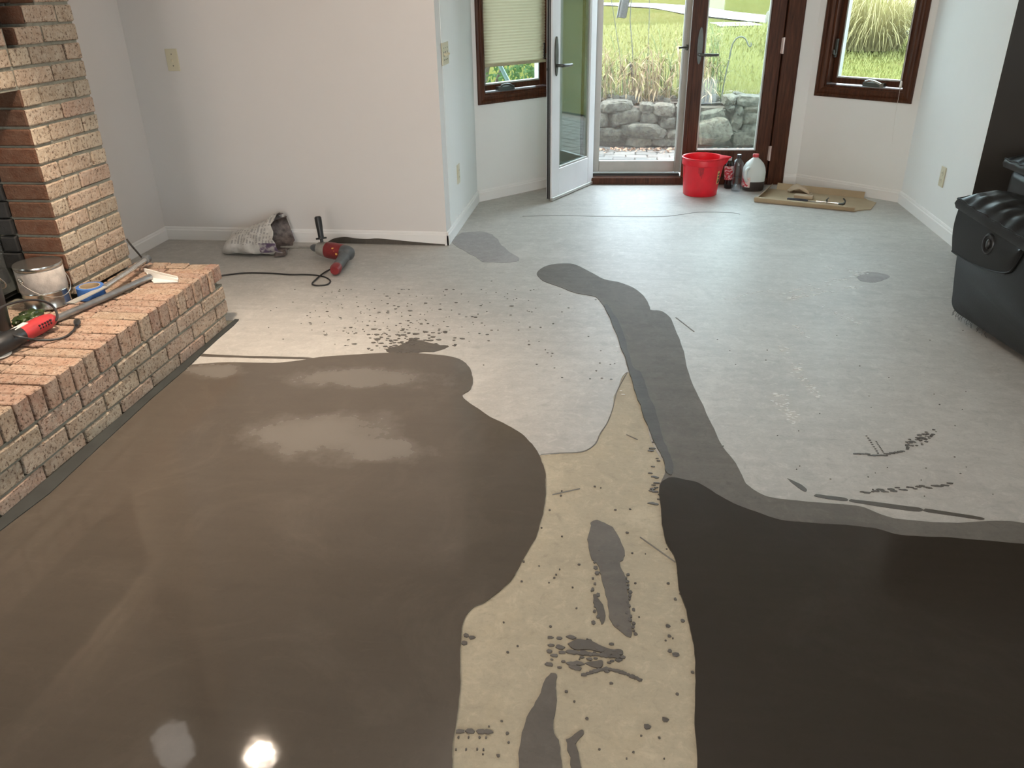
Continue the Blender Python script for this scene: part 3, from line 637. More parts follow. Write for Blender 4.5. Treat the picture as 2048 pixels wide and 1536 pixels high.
hearth = empty('raised_hearth', (HX, 2.0, 0), label='raised tan brick hearth with a row of header bricks on top', cat='hearth')
ho = Vector((HX, 2.0, 0))
def hb(lo, hi, mat): put_brick(hearth, [lo[i]-ho[i] for i in range(3)], [hi[i]-ho[i] for i in range(3)], mat)
m = MB(); m.box((XL+.002-HX, .36-2, 0), (-.022, HY-.022-2, HZ-.022))
for z_ in (.0505, .1165, .1830): m.box((-.06, .37-2, z_), (-.006, HY-.006-2, z_+.0095))
m.build('mortar', mortar_m, hearth)
k = 0; y = 1.845-.067*16
while y < 3.09:
    a, b = y+.0045, y+.067-.0045
    hb((HX-.20, a, .191), (HX, min(b, 3.095), HZ), brickr_m)
    o = .018 if k % 3 else 0
    hb((HX-.385, a+o*.3, .20), (HX-.208, min(b, 3.095), HZ-.0015), brickr_m)
    if y < CY0-.08: hb((HX-.585, a, .20), (HX-.393, b, HZ-.002), brickr_m)
    y += .067; k += 1
hb((HX-.046, 3.104, .215), (HX, HY, HZ-.001), brickr_m)
for j in range(4): hb((HX-.052-.088*(j+1)+.006, 3.104, .20), (HX-.052-.088*j, HY, HZ-.001), brickr_m)
for c, (z0, off) in enumerate(((.1265, 0), (.0600, .104), (-.004, -.03))):
    y = 2.333+off-.2087*10
    while y < 3.16:
        a, b = max(y+.005, .40), min(y+.2037, HY)
        if b-a > .03: hb((HX-.09, a, max(z0, .0045)), (HX, b, z0+.0567), brick_m)
        y += .2087

# ================================================================ THINGS ON THE HEARTH
def thing(name, loc, label, cat, rz=0, group=None): return empty(name, loc, rz, label, cat, group)
zh = HZ+.001
t = thing('paint_can', (-2.17, 2.635, zh), 'bare metal paint can with wire bail on the hearth', 'can', -.30)
m = MB(); m.lathe([(.080, 0), (.0835, .003), (.0835, .006), (.081, .010), (.081, .06), (.0822, .062), (.081, .064), (.081, .150), (.0835, .153), (.085, .160), (.0835, .166), (.079, .166)], 40); m.build('body', tin_m, t, True, 35)
m = MB(); m.lathe([(.0816, .066), (.0828, .068), (.0828, .146), (.0816, .148)], 40, cap0=False, cap1=False); m.build('dried_residue', plain('dried_grey_residue', (.44, .40, .36), .75, var=.25, scale=26, bmp=.3), t, True, 35)
m = MB(); m.lathe([(.0785, .1655), (.0785, .161), (.070, .159), (.066, .163), (.02, .1635)], 40); m.build('lid', tin_m, t, True, 35)
for s in (-1, 1):
    m = MB(); m.lathe([(.014, 0), (.014, .004), (.009, .005), (.006, .010)], 14, M=Matrix.Translation((0, s*.080, .118)) @ Matrix.Rotation(-s*PI/2, 4, 'X')); m.build('bail_ear', tin_m, t, True)
m = MB(); m.tube([(.094*math.sin(PI*i/24), -.089*math.cos(PI*i/24), .118-.072*math.sin(PI*i/24)) for i in range(25)], .0018, 6); m.build('bail', steel_m, t, True)
t = thing('bucket', (-2.195, 2.30, zh), 'black plastic bucket at the left edge, behind the red tool', 'bucket')
m = MB(); m.lathe([(.094, 0), (.100, .01), (.112, .235), (.120, .237), (.120, .250), (.113, .252), (.108, .245), (.095, .02), (.0, .018)], 36, cap1=False); m.build('body', black_m, t, True)
m = MB(); m.tube([(.121*math.cos(a), .121*math.sin(a), .236-.10*math.sin(max(0, a))) for a in [PI*i/20 for i in range(21)]], .003, 6); m.build('handle', steel_m, t, True)
t = thing('masking_tape', (-2.043, 2.720, zh), 'roll of blue masking tape beside the paint can', 'tape')
m = MB(); m.lathe([(.038, .001), (.050, .001), (.050, .047), (.038, .047)], 32, cap0=False, cap1=False); m.build('tape_roll', blue_m, t, True)
m = MB(); m.lathe([(.0345, .0), (.0382, .0), (.0382, .048), (.0345, .048), (.0345, 0)], 32, cap0=False, cap1=False); m.build('cardboard_core', cardb_m, t, True)
t = thing('pole', (-2.024, 3.095, zh+.036), 'bright silver tube with a dark end cap, nearer the wall on the hearth', 'pole'); o = Vector((-2.024, 3.095, zh+.036))
q0, q1 = Vector((-2.024, 3.095, zh+.036)), Vector((-1.986, 2.73, zh+.040)); q2 = Vector((-2.02, 2.56, zh+.034))
m = MB(); m.tube([q0-o, q1-o], .0115, 14); m.build('tube', steel_m, t, True)
d = (q0-q1).normalized(); m = MB(); m.tube([q0-o+d*a for a in (-.012, -.010, .014, .017)], [.013, .0175, .0175, .013], 14); m.build('end_cap', gtool_m, t, True)
m = MB(); e = (q2-q1); w = Vector((.012, 0, 0)); m.prism([q1-o-w, q1-o+w, q2-o+w*1.4, q2-o-w*1.4], (0, 0, .004)); m.build('flat_blade', alu_m, t)
t = thing('pole', (-1.915, 2.93, zh+.016), 'dull grey tube leading to the white trowel on the hearth', 'pole'); o = Vector((-1.915, 2.93, zh+.016))
m = MB(); m.tube([Vector((-1.915, 2.93, zh+.016))-o, Vector((-1.968, 2.67, zh+.014))-o, Vector((-2.022, 2.43, zh+.0135))-o], .0125, 14); m.build('tube', plain('dull_steel', (.33, .34, .35), .32, .85, var=.2, scale=20), t, True)
t = thing('trowel', (-1.885, 2.96, zh), 'white plastic trowel lying on the hearth end', 'trowel'); o = Vector((-1.885, 2.96, zh))
w_ = [Vector((*P(*p, zh+.012).xy, 0))-Vector((o.x, o.y, 0)) for p in ((291, 541), (305, 540), (356, 553), (355, 560), (306, 562), (298, 552))]
m = MB(); m.prism([(p.x, p.y, .002) for p in w_], (0, 0, .004)); m.build('plate', white_m, t)
m = MB(); m.prism([w_[5]+Vector((0, 0, .006)), w_[3]+Vector((0, 0, .006)), w_[3]+Vector((0, 0, .014)), w_[5]+Vector((0, 0, .030))], (-.004, .003, 0)); m.prism([w_[0]+Vector((0, 0, .006)), w_[2]+Vector((0, 0, .006)), w_[2]+Vector((0, 0, .012)), w_[0]+Vector((0, 0, .022))], (-.003, -.004, 0)); m.build('ridge', white_m, t)
t = thing('rotary_tool', (-2.0, 2.29, zh+.034), 'red and black corded power tool lying at the hearth edge', 'power tool'); o = Vector((-2.0, 2.29, zh+.034))
A_, B_ = Vector((-1.988, 2.415, zh+.034))-o, Vector((-2.012, 2.13, zh+.036))-o; d = B_-A_
m = MB(); m.tube([A_+d*s for s in (0, .03, .10, .25, .45, .60, .66)], [.014, .021, .027, .030, .029, .029, .026], 18); body = m.build('body', redt_m, t, True)
m = MB(); m.tube([A_+d*s for s in (.55, .62, .75, .95, 1.0)], [.030, .031, .034, .034, .028], 18); m.build('gear_head', black_m, t, True)
pdx = Vector((d.y, -d.x, 0)).normalized()
m = MB()
for i in range(5):
    for zz in (.008, .018): c = A_+d*(.16+.045*i)-pdx*(-.0285 if False else .0)+Vector((.0265, 0, zz-.006)); m.box((c.x-.002, c.y-.004, c.z-.003), (c.x+.004, c.y+.002, c.z+.003))
m.build('vent_slot', black_m, t)
m = MB(); c = A_+d*.48; m.prism([(c.x-.012, c.y-.045, .0285), (c.x+.008, c.y-.045, .0285), (c.x+.008, c.y+.02, .0285), (c.x-.012, c.y+.02, .0285)], (0, 0, .0025)); m.build('label_plate', white_m, t)
def PZ(pts): return [Vector(P(x, y, z)) for x, y, z in pts]
m = MB(); m.tube([p-o for p in smooth_path(PZ([(-30, 640, .40), (0, 616, .42), (30, 605, .42), (60, 600, .41), (85, 602, .39), (105, 612, .36), (114, 628, .335), (112, 640, .320), (100, 643, .316)]), 5)], .0042, 8); m.build('cord', dark_m, t, True)
m = MB(); m.tube([p-o for p in smooth_path(PZ([(-30, 655, .35), (0, 664, .345), (40, 674, .335), (75, 680, .305), (110, 679, .292), (132, 673, .290), (146, 662, .290), (151, 655, .291)]), 5)], .0042, 8); c2 = m.build('cord', dark_m, t, True)
pq = P(154, 646, .297); m = MB(); dd = (P(156, 632, .297)-P(151, 656, .297)).normalized(); m.tube([pq-o-dd*.024, pq-o-dd*.012, pq-o+dd*.008, pq-o+dd*.016], [.005, .010, .0125, .0115], 10); m.build('plug', black_m, c2, True)
t = thing('plastic_bag', (-2.115, 2.45, zh), 'crumpled dark green plastic bag by the black bucket', 'bag')
m = MB(); bmesh.ops.create_icosphere(m.bm, subdivisions=4, radius=1)
for v in m.bm.verts:
    n = noise.noise(v.co*2.2)*.35+noise.noise(v.co*5)*.16; v.co = Vector((v.co.x*.038, v.co.y*.062, v.co.z*.022))*(1+n); v.co.z = max(v.co.z+.020, 0)
m.build('crumpled_film', green_m, t, True, 80)
t = thing('sanding_disc', (-2.02, 2.165, zh), 'pale round disc at the left edge of the hearth', 'disc')
m = MB(); m.lathe([(.034, 0), (.038, .002), (.038, .006), (.03, .009), (0.004, .010)], 28); m.build('disc', white_m, t, True, 50)
pc = smooth_path([PX(254, 479, -2.1), P(262, 490, .42), P(275, 505, .36), P(288, 521, .30)], 5); o = pc[-1]
m = MB(); m.tube([p-o for p in pc], .0042, 8); c_ = m.build('power_cord', dark_m, smooth=True, loc=o); tag(c_, 'short black cord hanging down beside the brick breast', 'cord')

# ================================================================ WALL PLATES
def plate(Fm, u, z, w, h, n, label, cat, name, kind):
    t = empty(name, (0, 0, 0), label=label, cat=cat); t.matrix_world = Fm @ Matrix.Translation((u, 0, z))
    m = MB(); m.box((-w/2, -.006, -h/2), (w/2, 0, h/2), .0025, 2); m.build('cover_plate', plate_m, t)
    for i in range(n):
        x = (i-(n-1)/2)*.046
        if kind == 'switch':
            m = MB(); m.box((x-.005, -.0065, -.012), (x+.005, -.005, .012)); m.build('switch_slot', dark_m if n > 1 else plate_m, t)
            m = MB(); M = Matrix.Translation((x, -.006, 0)) @ Matrix.Rotation(.5, 4, 'X'); m.box((-.004, -.014, -.006), (.004, .002, .006), .001, M=M); m.build('toggle', plate_m, t)
            m = MB()
            for zz in (-.030, .030): m.lathe([(.003, 0), (.003, .0012)], 8, M=Matrix.Translation((x, -.006, zz)) @ Matrix.Rotation(PI/2, 4, 'X'))
            m.build('screw', bronze_m, t)
        else:
            for zz in (-.02, .02):
                m = MB(); m.lathe([(.0165, 0), (.0165, .0018), (.015, .0022)], 18, M=Matrix.Translation((x, -.006, zz)) @ Matrix.Rotation(PI/2, 4, 'X')); rc = m.build('receptacle', plate_m, t, True, 40)
                m = MB()
                for xx in (-.006, .006): m.box((x+xx-.001, -.0086, zz-.002), (x+xx+.001, -.008, zz+.007))
                m.build('slot', dark_m, rc)
    return t
fbk, _ = fr2((XL, YB), (-.995, YB), (0, 1)); frt, _ = fr2((-.9925, YB), (-.9925, 5.5), (-1, 0)); frr, _ = fr2((XR, YD), (XR, 5.6), (1, 0))
plate(fbk, -2.487-XL, 1.020, .070, .115, 1, 'ivory single light switch plate on the long back wall', 'switch plate', 'light_switch', 'switch')
plate(frt, 4.65-YB, 1.028, .165, .115, 3, 'ivory triple switch plate on the narrow wall by the bay', 'switch plate', 'light_switch', 'switch')
plate(frt, 4.862-YB, .330, .070, .115, 1, 'ivory outlet plate low on the narrow wall, under the triple switch', 'outlet', 'wall_outlet', 'outlet')
plate(frr, 5.022-YD, .310, .070, .115, 1, 'ivory outlet plate on the wall beside the recliner', 'outlet', 'wall_outlet', 'outlet')

# ================================================================ BAG AND DRILL BY THE BACK WALL
t = thing('cement_bag', (-2.08, 4.25, 0), 'crumpled open white paper bag lying by the back wall', 'bag', .0)
def bag_mat():
    m, nt, b = M_('printed_bag_paper'); v = coords(nt); sp_ = N(nt, 'ShaderNodeSeparateXYZ'); nt.links.new(v, sp_.inputs[0])
    n = noise_t(nt, v, 30, 4); base = ramp(nt, n, [(.3, (.52, .50, .46)), (.7, (.66, .64, .60))])
    # rows of small grey print across the upper half, a purple panel by the mouth
    vs = coords(nt, (60, 300, 1)); pn = noise_t(nt, coords(nt, (230, 12, 12)), 1, 2)
    band = math_n(nt, 'MULTIPLY', math_n(nt, 'GREATER_THAN', sp_.outputs[0], -.10), math_n(nt, 'GREATER_THAN', sp_.outputs[2], .075))
    lines = math_n(nt, 'GREATER_THAN', math_n(nt, 'SINE', math_n(nt, 'MULTIPLY', sp_.outputs[0], 330)), -.1)
    seg = math_n(nt, 'GREATER_THAN', noise_t(nt, coords(nt, (14, 40, 60)), 1, 1), .5)
    k = math_n(nt, 'MULTIPLY', math_n(nt, 'MULTIPLY', band, lines), math_n(nt, 'MULTIPLY', seg, .55)); c = mix(nt, k, base, (.20, .19, .19))
    pur = math_n(nt, 'MULTIPLY', math_n(nt, 'GREATER_THAN', sp_.outputs[0], .075), math_n(nt, 'LESS_THAN', sp_.outputs[2], .085))
    pur = math_n(nt, 'MULTIPLY', pur, math_n(nt, 'GREATER_THAN', sp_.outputs[2], .028))
    pur = math_n(nt, 'MULTIPLY', pur, ramp(nt, noise_t(nt, v, 22, 3), [(.4, .3), (.5, .95)])); c = mix(nt, pur, c, (.10, .06, .13))
    nt.links.new(c, b.inputs['Base Color']); b.inputs['Roughness'].default_value = .55; bump(nt, b, n, .3, .01); return m
bagm = bag_mat(); foil_m = plain('bag_inner_foil', (.115, .092, .085), .35, .2, var=.75, scale=34, bmp=.6)
m = MB(); rs = []; nn = 36
for i in range(25):
    s = i/24; x = -.175+.35*s; hgt = (.085+.118*s)*min(1, .25+s*6)**.5; dep = (.115+.02*s)*min(1, .35+s*5)**.5; ring = []
    for k in range(nn):
        a = 2*PI*k/nn; ca, sa = math.cos(a), math.sin(a)
        y = dep*math.copysign(abs(ca)**.7, ca); z = hgt*.5*(1+math.copysign(abs(sa)**.75, sa))
        p = Vector((x, y*(1-.35*max(0, z/hgt-.5)), z)); cr = noise.noise_vector(Vector((x*9, y*9, z*9)))*.012+noise.noise_vector(Vector((x*28, y*28, z*28)))*.006*(1+2*s)
        p += cr; p.y += .06*s*(z/.18); p.x -= (.055*s)*(z/.18)-.02*s
        if s > .9: p.x += .02*noise.noise(Vector((k*.9, 3, 1)))
        p.z = max(p.z, .001); ring.append(p)
    rs.append(ring)
m.rings(rs, True, False); m.build('paper_sack', bagm, t, True, 60)
m = MB(); r2 = [[c+(p-c)*f+Vector((dx, 0, 0)) for p in rs[-1]] for f, dx, c in ((.985, -.001, Vector((.12, 0, .09))), (.80, -.05, Vector((.12, 0, .085))), (.35, -.12, Vector((.12, 0, .07))))]
m.rings(r2, False, True); m.build('torn_mouth', foil_m, t, True, 50)
m = MB(); rs = []
for (y, z, w) in ((-.085, .030, .02), (-.10, .012, .035), (-.118, .004, .03), (-.10, .001, .02)): rs.append([Vector((.145+w*.4, y, z+.004)), Vector((.185+w, y+.02, z+.006)), Vector((.175+w, y+.06, z+.012)), Vector((.140, y+.05, z+.016))])
m.rings(rs); m.build('folded_flap', foil_m, t, True, 30)

t = thing('corded_drill', (-1.56, 4.09, 0), 'maroon corded drill with black side handle lying by the back wall', 'drill'); o = Vector((-1.56, 4.09, 0))
a0 = Vector((-1.69, 4.142, .066))-o; a1 = Vector((-1.455, 4.062, .062))-o; d = a1-a0
m = MB(); m.tube([a0+d*s for s in (-.04, 0, .04, .16)], [.012, .018, .021, .021], 16); m.build('chuck', gtool_m, t, True)
m = MB(); m.tube([a0+d*s for s in (.15, .17, .28, .42, .46)], [.026, .035, .040, .044, .042], 20); m.build('gearbox', gear_m, t, True)
m = MB(); m.tube([a0+d*s for s in (.40, .43, .62, .82, .90)], [.043, .045, .046, .043, .036], 20); m.build('motor_housing', maroon_m, t, True)
m = MB(); m.tube([a0+d*s for s in (.80, .86, .98, 1.06, 1.10)], [.040, .043, .041, .032, .016], 20); m.build('rear_cap', gtool_m, t, True)
g0 = a0+d*.90+Vector((0, -.02, -.012)); g1 = Vector((-1.468, 3.862, .036))-o
m = MB(); m.tube([g0, g0+(g1-g0)*.3, g0+(g1-g0)*.7, g1], [.034, .029, .027, .026], 16); gp = m.build('grip', gtool_m, t, True)
m = MB(); m.tube([g1+(g0-g1)*.18, g1, g1+(g1-g0)*.10], [.0275, .030, .022], 16); m.build('grip_end', maroon_m, gp, True)
m = MB()
for k in range(3): c = a0+d*(.62+.05*k); m.box((c.x-.006, c.y-.040-.004*k, c.z+.018-.012*k), (c.x+.010, c.y-.030, c.z+.030-.012*k), .003)
m.build('side_emblem', yellow_m, t)
s0 = a0+d*.27+Vector((0, .005, .036)); s1 = s0+Vector((-.022, .040, .135)); dv = s1-s0
m = MB(); m.tube([s0+dv*q for q in (-.1, .12, .13, .19, .20, .35, .8, .96, 1.0)], [.009, .009, .030, .030, .016, .016, .019, .019, .014], 16); m.build('side_handle', black_m, t, True)
r0 = a0+d*-.03; r1 = Vector((-1.905, 4.205, .045))-o
m = MB(); m.tube([r0, r1], .0065, 10); m.build('mixing_rod', gear_m, t, True)
cp = [g1+(g1-g0)*.08] + [Vector((*P(*q).xy, .0055))-o for q in ((661, 541), (648, 551), (635, 560), (625, 568), (628, 572), (640, 573), (655, 571), (661, 564), (652, 557), (636, 553))]
cp[7].z += .0; cp += [Vector((*P(*q).xy, .0055))-o for q in ((610, 551), (580, 551), (550, 549), (520, 548), (490, 548), (452, 552), (430, 556))]
cp[2].z = .014; cp[3].z = .010
m = MB(); m.tube(smooth_path(cp, 6), .0042, 8); m.build('power_cord', dark_m, t, True)

# ================================================================ THINGS BY THE PATIO DOOR
t = thing('pail', (.562, 5.845, 0), 'red plastic pail with a pouring spout by the patio door', 'pail', -.05)
m = MB(); prof = [(.112, 0), (.118, .006), (.122, .06), (.131, .20), (.133, .212), (.1385, .214), (.139, .236), (.137, .252), (.1425, .256), (.1435, .262), (.139, .266), (.134, .262), (.130, .20), (.119, .05), (.112, .008)]
rs = []; n = 48
for r, z in prof:
    ring = []
    for i in range(n):
        a = 2*PI*i/n; s = max(0, 1-abs(math.atan2(math.sin(a), math.cos(a)))/.42); f = 1+.37*s*max(0, min(1, (z-.15)/.11))**1.4
        ring.append((r*f*math.cos(a), r*math.sin(a)*(1 if s == 0 else 1-.25*s*max(0, (z-.15)/.11)), z))
    rs.append(ring)
m.rings(rs); m.build('pail_body', red_m, t, True, 45)
m = MB(); rs = []
for zz in (.085, .175):
    r = .1225+(zz-.06)*.064+.0012; rs.append([(r*math.cos(a), r*math.sin(a), zz) for a in [math.radians(x) for x in range(-34, 4, 4)]])
m.rings(rs, False, False, closed=False); lb_ = m.build('label', plain('yellow_pail_label', (.72, .56, .22), .5, var=.1), t, label='yellow printed label')
m = MB()
for zz, a0_, a1_ in ((.155, -31, -10), (.135, -31, -4), (.112, -29, -8), (.100, -31, -12)):
    r = .1225+(zz-.06)*.064+.002; m.rings([[(r*math.cos(math.radians(x)), r*math.sin(math.radians(x)), z_) for x in range(a0_, a1_, 3)] for z_ in (zz-.005, zz+.005)], False, False, closed=False)
m.build('label_print', black_m, lb_)
m = MB()
for a_, w_, z0_ in ((-100, 2.2, .170), (-95, 3.5, .150), (-90.5, 2.0, .135), (-87, 1.6, .165)):
    rs = []
    for k_ in range(5):
        zz = z0_+(.209-z0_)*k_/4; r = .1225+(zz-.06)*.064+.0009; h_ = w_*(.45+.55*k_/4)*(1+.3*math.sin(k_*2.3+a_)); rs.append([(r*math.cos(math.radians(a_+q*h_)), r*math.sin(math.radians(a_+q*h_)), zz) for q in (-1, 0, 1)])
    m.rings(rs, False, False, closed=False)
m.build('drip_stain', plain('dark_red_stain', (.36, .008, .016), .4), t, label='dark streaks below the rim')
t = thing('water_bottle', (.822, 5.925, 0), 'clear round-shouldered bottle with black cap, in front of the other bottles', 'bottle')
mm2 = glass('clear_bottle_plastic', 1.9, (.90, .93, .95))
m = MB(); m.lathe([(.030, 0), (.033, .004), (.036, .012), (.036, .185), (.034, .205), (.028, .222), (.016, .232), (.0135, .236), (.0135, .248), (.0120, .248), (.0120, .236), (.026, .220), (.0335, .18), (.0335, .075), (.0335, .015), (.028, .007)], 28); m.build('bottle_body', mm2, t, True, 50)
m = MB(); m.lathe([(.0152, .238), (.0155, .240), (.0155, .262), (.014, .264)], 18); m.build('cap', black_m, t, True)
t = thing('soda_bottle', (.782, 6.035, 0), 'dark soda bottle with red and white label and grey cap', 'bottle')
Mt = Matrix.Rotation(-.04, 4, 'Y'); cola_m = plain('dark_cola', (.012, .008, .007), .12, var=.1)
m = MB(); m.lathe([(.026, 0), (.031, .006), (.032, .04), (.030, .06), (.033, .10), (.034, .15), (.030, .180), (.018, .198), (.013, .204), (.013, .21)], 24, M=Mt); m.build('bottle_body', cola_m, t, True, 60)
def label_mat(name, c1, c2):
    m, nt, b = M_(name); n = noise_t(nt, coords(nt, (30, 30, 55)), 1, 2)
    nt.links.new(ramp(nt, n, [(.47, c1), (.50, c2)]), b.inputs['Base Color']); b.inputs['Roughness'].default_value = .35; return m
m = MB(); m.lathe([(.0312, .066), (.0345, .10), (.0352, .15), (.0335, .165)], 24, cap0=False, cap1=False, M=Mt); m.build('label', label_mat('soda_label', (.62, .50, .47), (.42, .03, .04)), t, True)
m = MB(); m.lathe([(.0145, .203), (.0148, .222), (.013, .224)], 16, M=Mt); m.build('cap', alu_m, t, True)
t = thing('milk_jug', (.948, 6.005, 0), 'milky plastic jug with red cap and dark liquid inside', 'jug', .1)
def sq(r, z, k=.72):
    return [(r*math.copysign(abs(math.cos(a))**k, math.cos(a)), r*math.copysign(abs(math.sin(a))**k, math.sin(a)), z) for a in [2*PI*i/32 for i in range(32)]]
m = MB(); m.rings([sq(.0772, .069), sq(.078, .13), sq(.074, .16, .8), sq(.060, .19, .9), sq(.038, .212, 1), sq(.021, .226, 1), sq(.018, .230, 1), sq(.018, .240, 1)], False, True); m.build('jug_body', jug_m, t, True, 50)
m = MB(); m.rings([sq(.062, .0), sq(.072, .006), sq(.077, .03), sq(.0772, .0688)]); m.build('liquid', plain('brown_liquid', (.045, .036, .032), .3, var=.2), t, True, 40, label='dark brown liquid')
m = MB(); m.lathe([(.0205, .232), (.0215, .234), (.0215, .252), (.020, .254)], 20); m.build('cap', plain('red_cap', (.50, .05, .06), .4), t, True)
m = MB(); m.rings([[Vector((-.0785+.0*a, y, z)) for y in (-.06, -.02, .02)] for z, a in ((.02, 0), (.085, 0))], False, False, closed=False)
m.bm.clear(); m.rings([[(p[0]*1.015, p[1]*1.015, z) for p in sq(.0775, z)[15:23]] for z in (.030, .085, .100)], False, False, closed=False); m.build('label', label_mat('jug_label', (.55, .04, .06), (.68, .55, .52)), t, True)
m = MB(); m.tube(smooth_path([(-.052, -.052, .165), (-.075, -.075, .15), (-.078, -.078, .10), (-.060, -.060, .075)], 4), .012, 10); m.build('handle', jug_m, t, True)

# cardboard tray with odds and ends
ca = math.atan2(5.394-5.627, 1.513-.912)
t = thing('cardboard_tray', (.912, 5.627, 0), 'flattened brown cardboard tray on the floor under the right bay window', 'cardboard', ca)
m = MB(); m.prism([(0, 0, .0022), (.645, 0, .0022), (.668, .035, .0022), (.70, .07, .0022), (.735, .09, .0022), (.745, .30, .0022), (.68, .36, .0022), (.660, .40, .0022), (0, .425, .0022)], (0, 0, .004)); m.build('base', cardb_m, t)
m = MB(); m.prism([(.06, .415, .006), (.655, .385, .006), (.655, .397, .048), (.06, .432, .050)], (0, .004, 0)); m.build('back_flap', cardb_m, t)
m = MB(); m.prism([(0, 0, .006), (.645, 0, .006), (.645, -.004, .026), (0, -.004, .030)], (0, -.004, 0)); m.prism([(.0, -.004, .029), (.645, -.004, .025), (.645, .020, .027), (0, .022, .031)], (0, 0, .003)); m.build('front_lip', cardb_m, t)
m = MB(); m.prism([(0, .0, .006), (0, .42, .006), (.03, .40, .048), (.018, .03, .036)], (.004, 0, 0)); m.build('side_flap', cardb_m, t)
Mc = Matrix.Translation((.912, 5.627, 0)) @ Matrix.Rotation(ca, 4, 'Z'); Mi = Mc.inverted()
def cbp(x, y, z=.012): return P(x, y, z)
c0 = P(1600, 384, .01); t = thing('paper_scrap', (c0.x, c0.y, .0065), 'crumpled brown paper scrap on the cardboard tray', 'paper', ca)
m = MB(); rs = []
for i in range(9):
    s = i/8; rs.append([Vector((-.075+.15*s+.02*math.sin(k*1.3), -.05+.10*k/6, .004+.050*math.sin(PI*min(1, s*1.15))*(.4+.6*math.sin(PI*(k+.6)/7.2))+.012*noise.noise(Vector((i*.8, k*.9, 2))))) for k in range(7)])
m.rings(rs, False, False, closed=False); ps = m.build('crumpled_paper', paper_m, t, True, 30); sol = ps.modifiers.new('s', 'SOLIDIFY'); sol.thickness = .002
c1 = P(1607, 395, .01); t = thing('sanding_block', (c1.x, c1.y, .0065), 'flat tan block beside the knife on the cardboard tray', 'block', ca+.05)
m = MB(); m.box((-.062, -.032, 0), (.062, .032, .022), .005, 2); m.build('block', paper_m, t)
c2 = P(1600, 403, .02); t = thing('putty_knife', (c2.x, c2.y, .020), 'dark handled knife with a shiny blade on the cardboard tray', 'knife', ca+.03)
m = MB(); rs = []
for x, w, h in ((-.085, .008, .006), (-.08, .013, .009), (-.02, .012, .010), (.03, .010, .008), (.05, .007, .006)): rs.append([(x, w*math.cos(a), .010+h*math.sin(a)) for a in [2*PI*i/10 for i in range(10)]])
m.rings(rs); m.build('handle', plain('navy_handle_plastic', (.025, .03, .045), .35), t, True)
m = MB(); m.prism([(.045, -.006, .008), (.09, -.010, .006), (.135, -.014, .004), (.140, .008, .004), (.09, .008, .006), (.045, .006, .008)], (0, 0, .002)); m.build('blade', steel_m, t)
c3 = P(1660, 407, .02); t = thing('hook_tool', (c3.x, c3.y, .018), 'thin metal tool with hooked ends beside the knife', 'tool', ca-.02)
m = MB(); m.tube([(-.09, 0, .008), (.0, 0, .008), (.075, -.004, .008)], .0045, 8); m.build('shank', steel_m, t, True)
m = MB(); m.tube(smooth_path([(-.02, 0, .004), (-.025, .01, .022), (-.015, .014, .036)], 4), [.007]*5+[.004]*4, 8); m.build('hook', bronze_m, t, True)
m = MB(); m.tube(smooth_path([(.055, -.02, .006), (.085, -.008, .010), (.09, .012, .026), (.075, .018, .040)], 4), [.009]*6+[.005]*7, 8); m.build('hook', bronze_m, t, True)

# ================================================================ BLACK LEATHER FURNITURE
RO = Vector((1.472, 3.509, 0)); RA = math.atan2(-.9822, .1874)
rec = thing('recliner', RO, 'black leather recliner with puffy arm pad and a round side latch', 'recliner', RA)
Rm = Matrix.Translation(RO) @ Matrix.Rotation(RA, 4, 'Z'); Ri = Rm.inverted()
def onside(x, y, yl=0.0):                # photo pixel -> point on the recliner's outer side
    q = Ri @ camo.matrix_world.translation; dd = Ri.to_3x3() @ ray(x, y); t = (yl-q.y)/dd.y; return q+dd*t
def arm(y0, y1, name):
    m = MB(); prof = [(.02, .038), (-.028, .060), (-.042, .11), (-.066, .22), (-.082, .34), (-.088, .44), (-.074, .474), (-.04, .486), (.10, .470), (.35, .438), (.60, .412), (.86, .40), (.90, .36), (.90, .06), (.86, .038), (.62, .037), (.34, .037), (.12, .037)]
    rs = []
    for yy, k in ((y0, .93), (y0+.004, .965), (y0+.014, .99), (y0+.03, 1), (y1-.03, 1), (y1-.01, .98), (y1, .95)):
        cx, cz = .41, .26; rs.append([(cx+(x-cx)*(1-(1-k)*.35), yy, cz+(z-cz)*(1-(1-k)*.6)) for x, z in smooth_loop(prof)])
    m.rings(rs); return m.build(name, leather_m, rec, True, 60)
def smooth_loop(p): return [(q.x, q.y) for q in smooth_path([Vector((a, b, 0)) for a, b in p], 4, True)]
arm(0, .20, 'arm'); arm(.66, .86, 'arm')
sl = [onside(*q, -.004) for q in ((1904, 502), (1912, 508), (1930, 519), (1960, 534), (1990, 543), (2013, 545), (2026, 537), (2048, 502), (2072, 455))]
sl = smooth_path(sl, 5)
m = MB(); m.tube([(p.x, -.0045, p.z) for p in sl], .0038, 8); m.build('seam_piping', leather_m, rec, True, label='curved piping across the arm side')
m = MB(); up = [Vector((p.x, 0, p.z)) for p in sl]; rs = []
for f in range(7):
    s = f/6; rs.append([Vector((p.x+( -.012*s if p.x < 0 else 0), -.003-.016*math.sin(PI*min(.999, s*.8+.02)), p.z+(max(p.z+.01, .468-.11*max(0, p.x+.05))-p.z)*s)) for p in up])
m.rings(rs, False, False, closed=False); m.build('side_panel', leather_m, rec, True, 60)
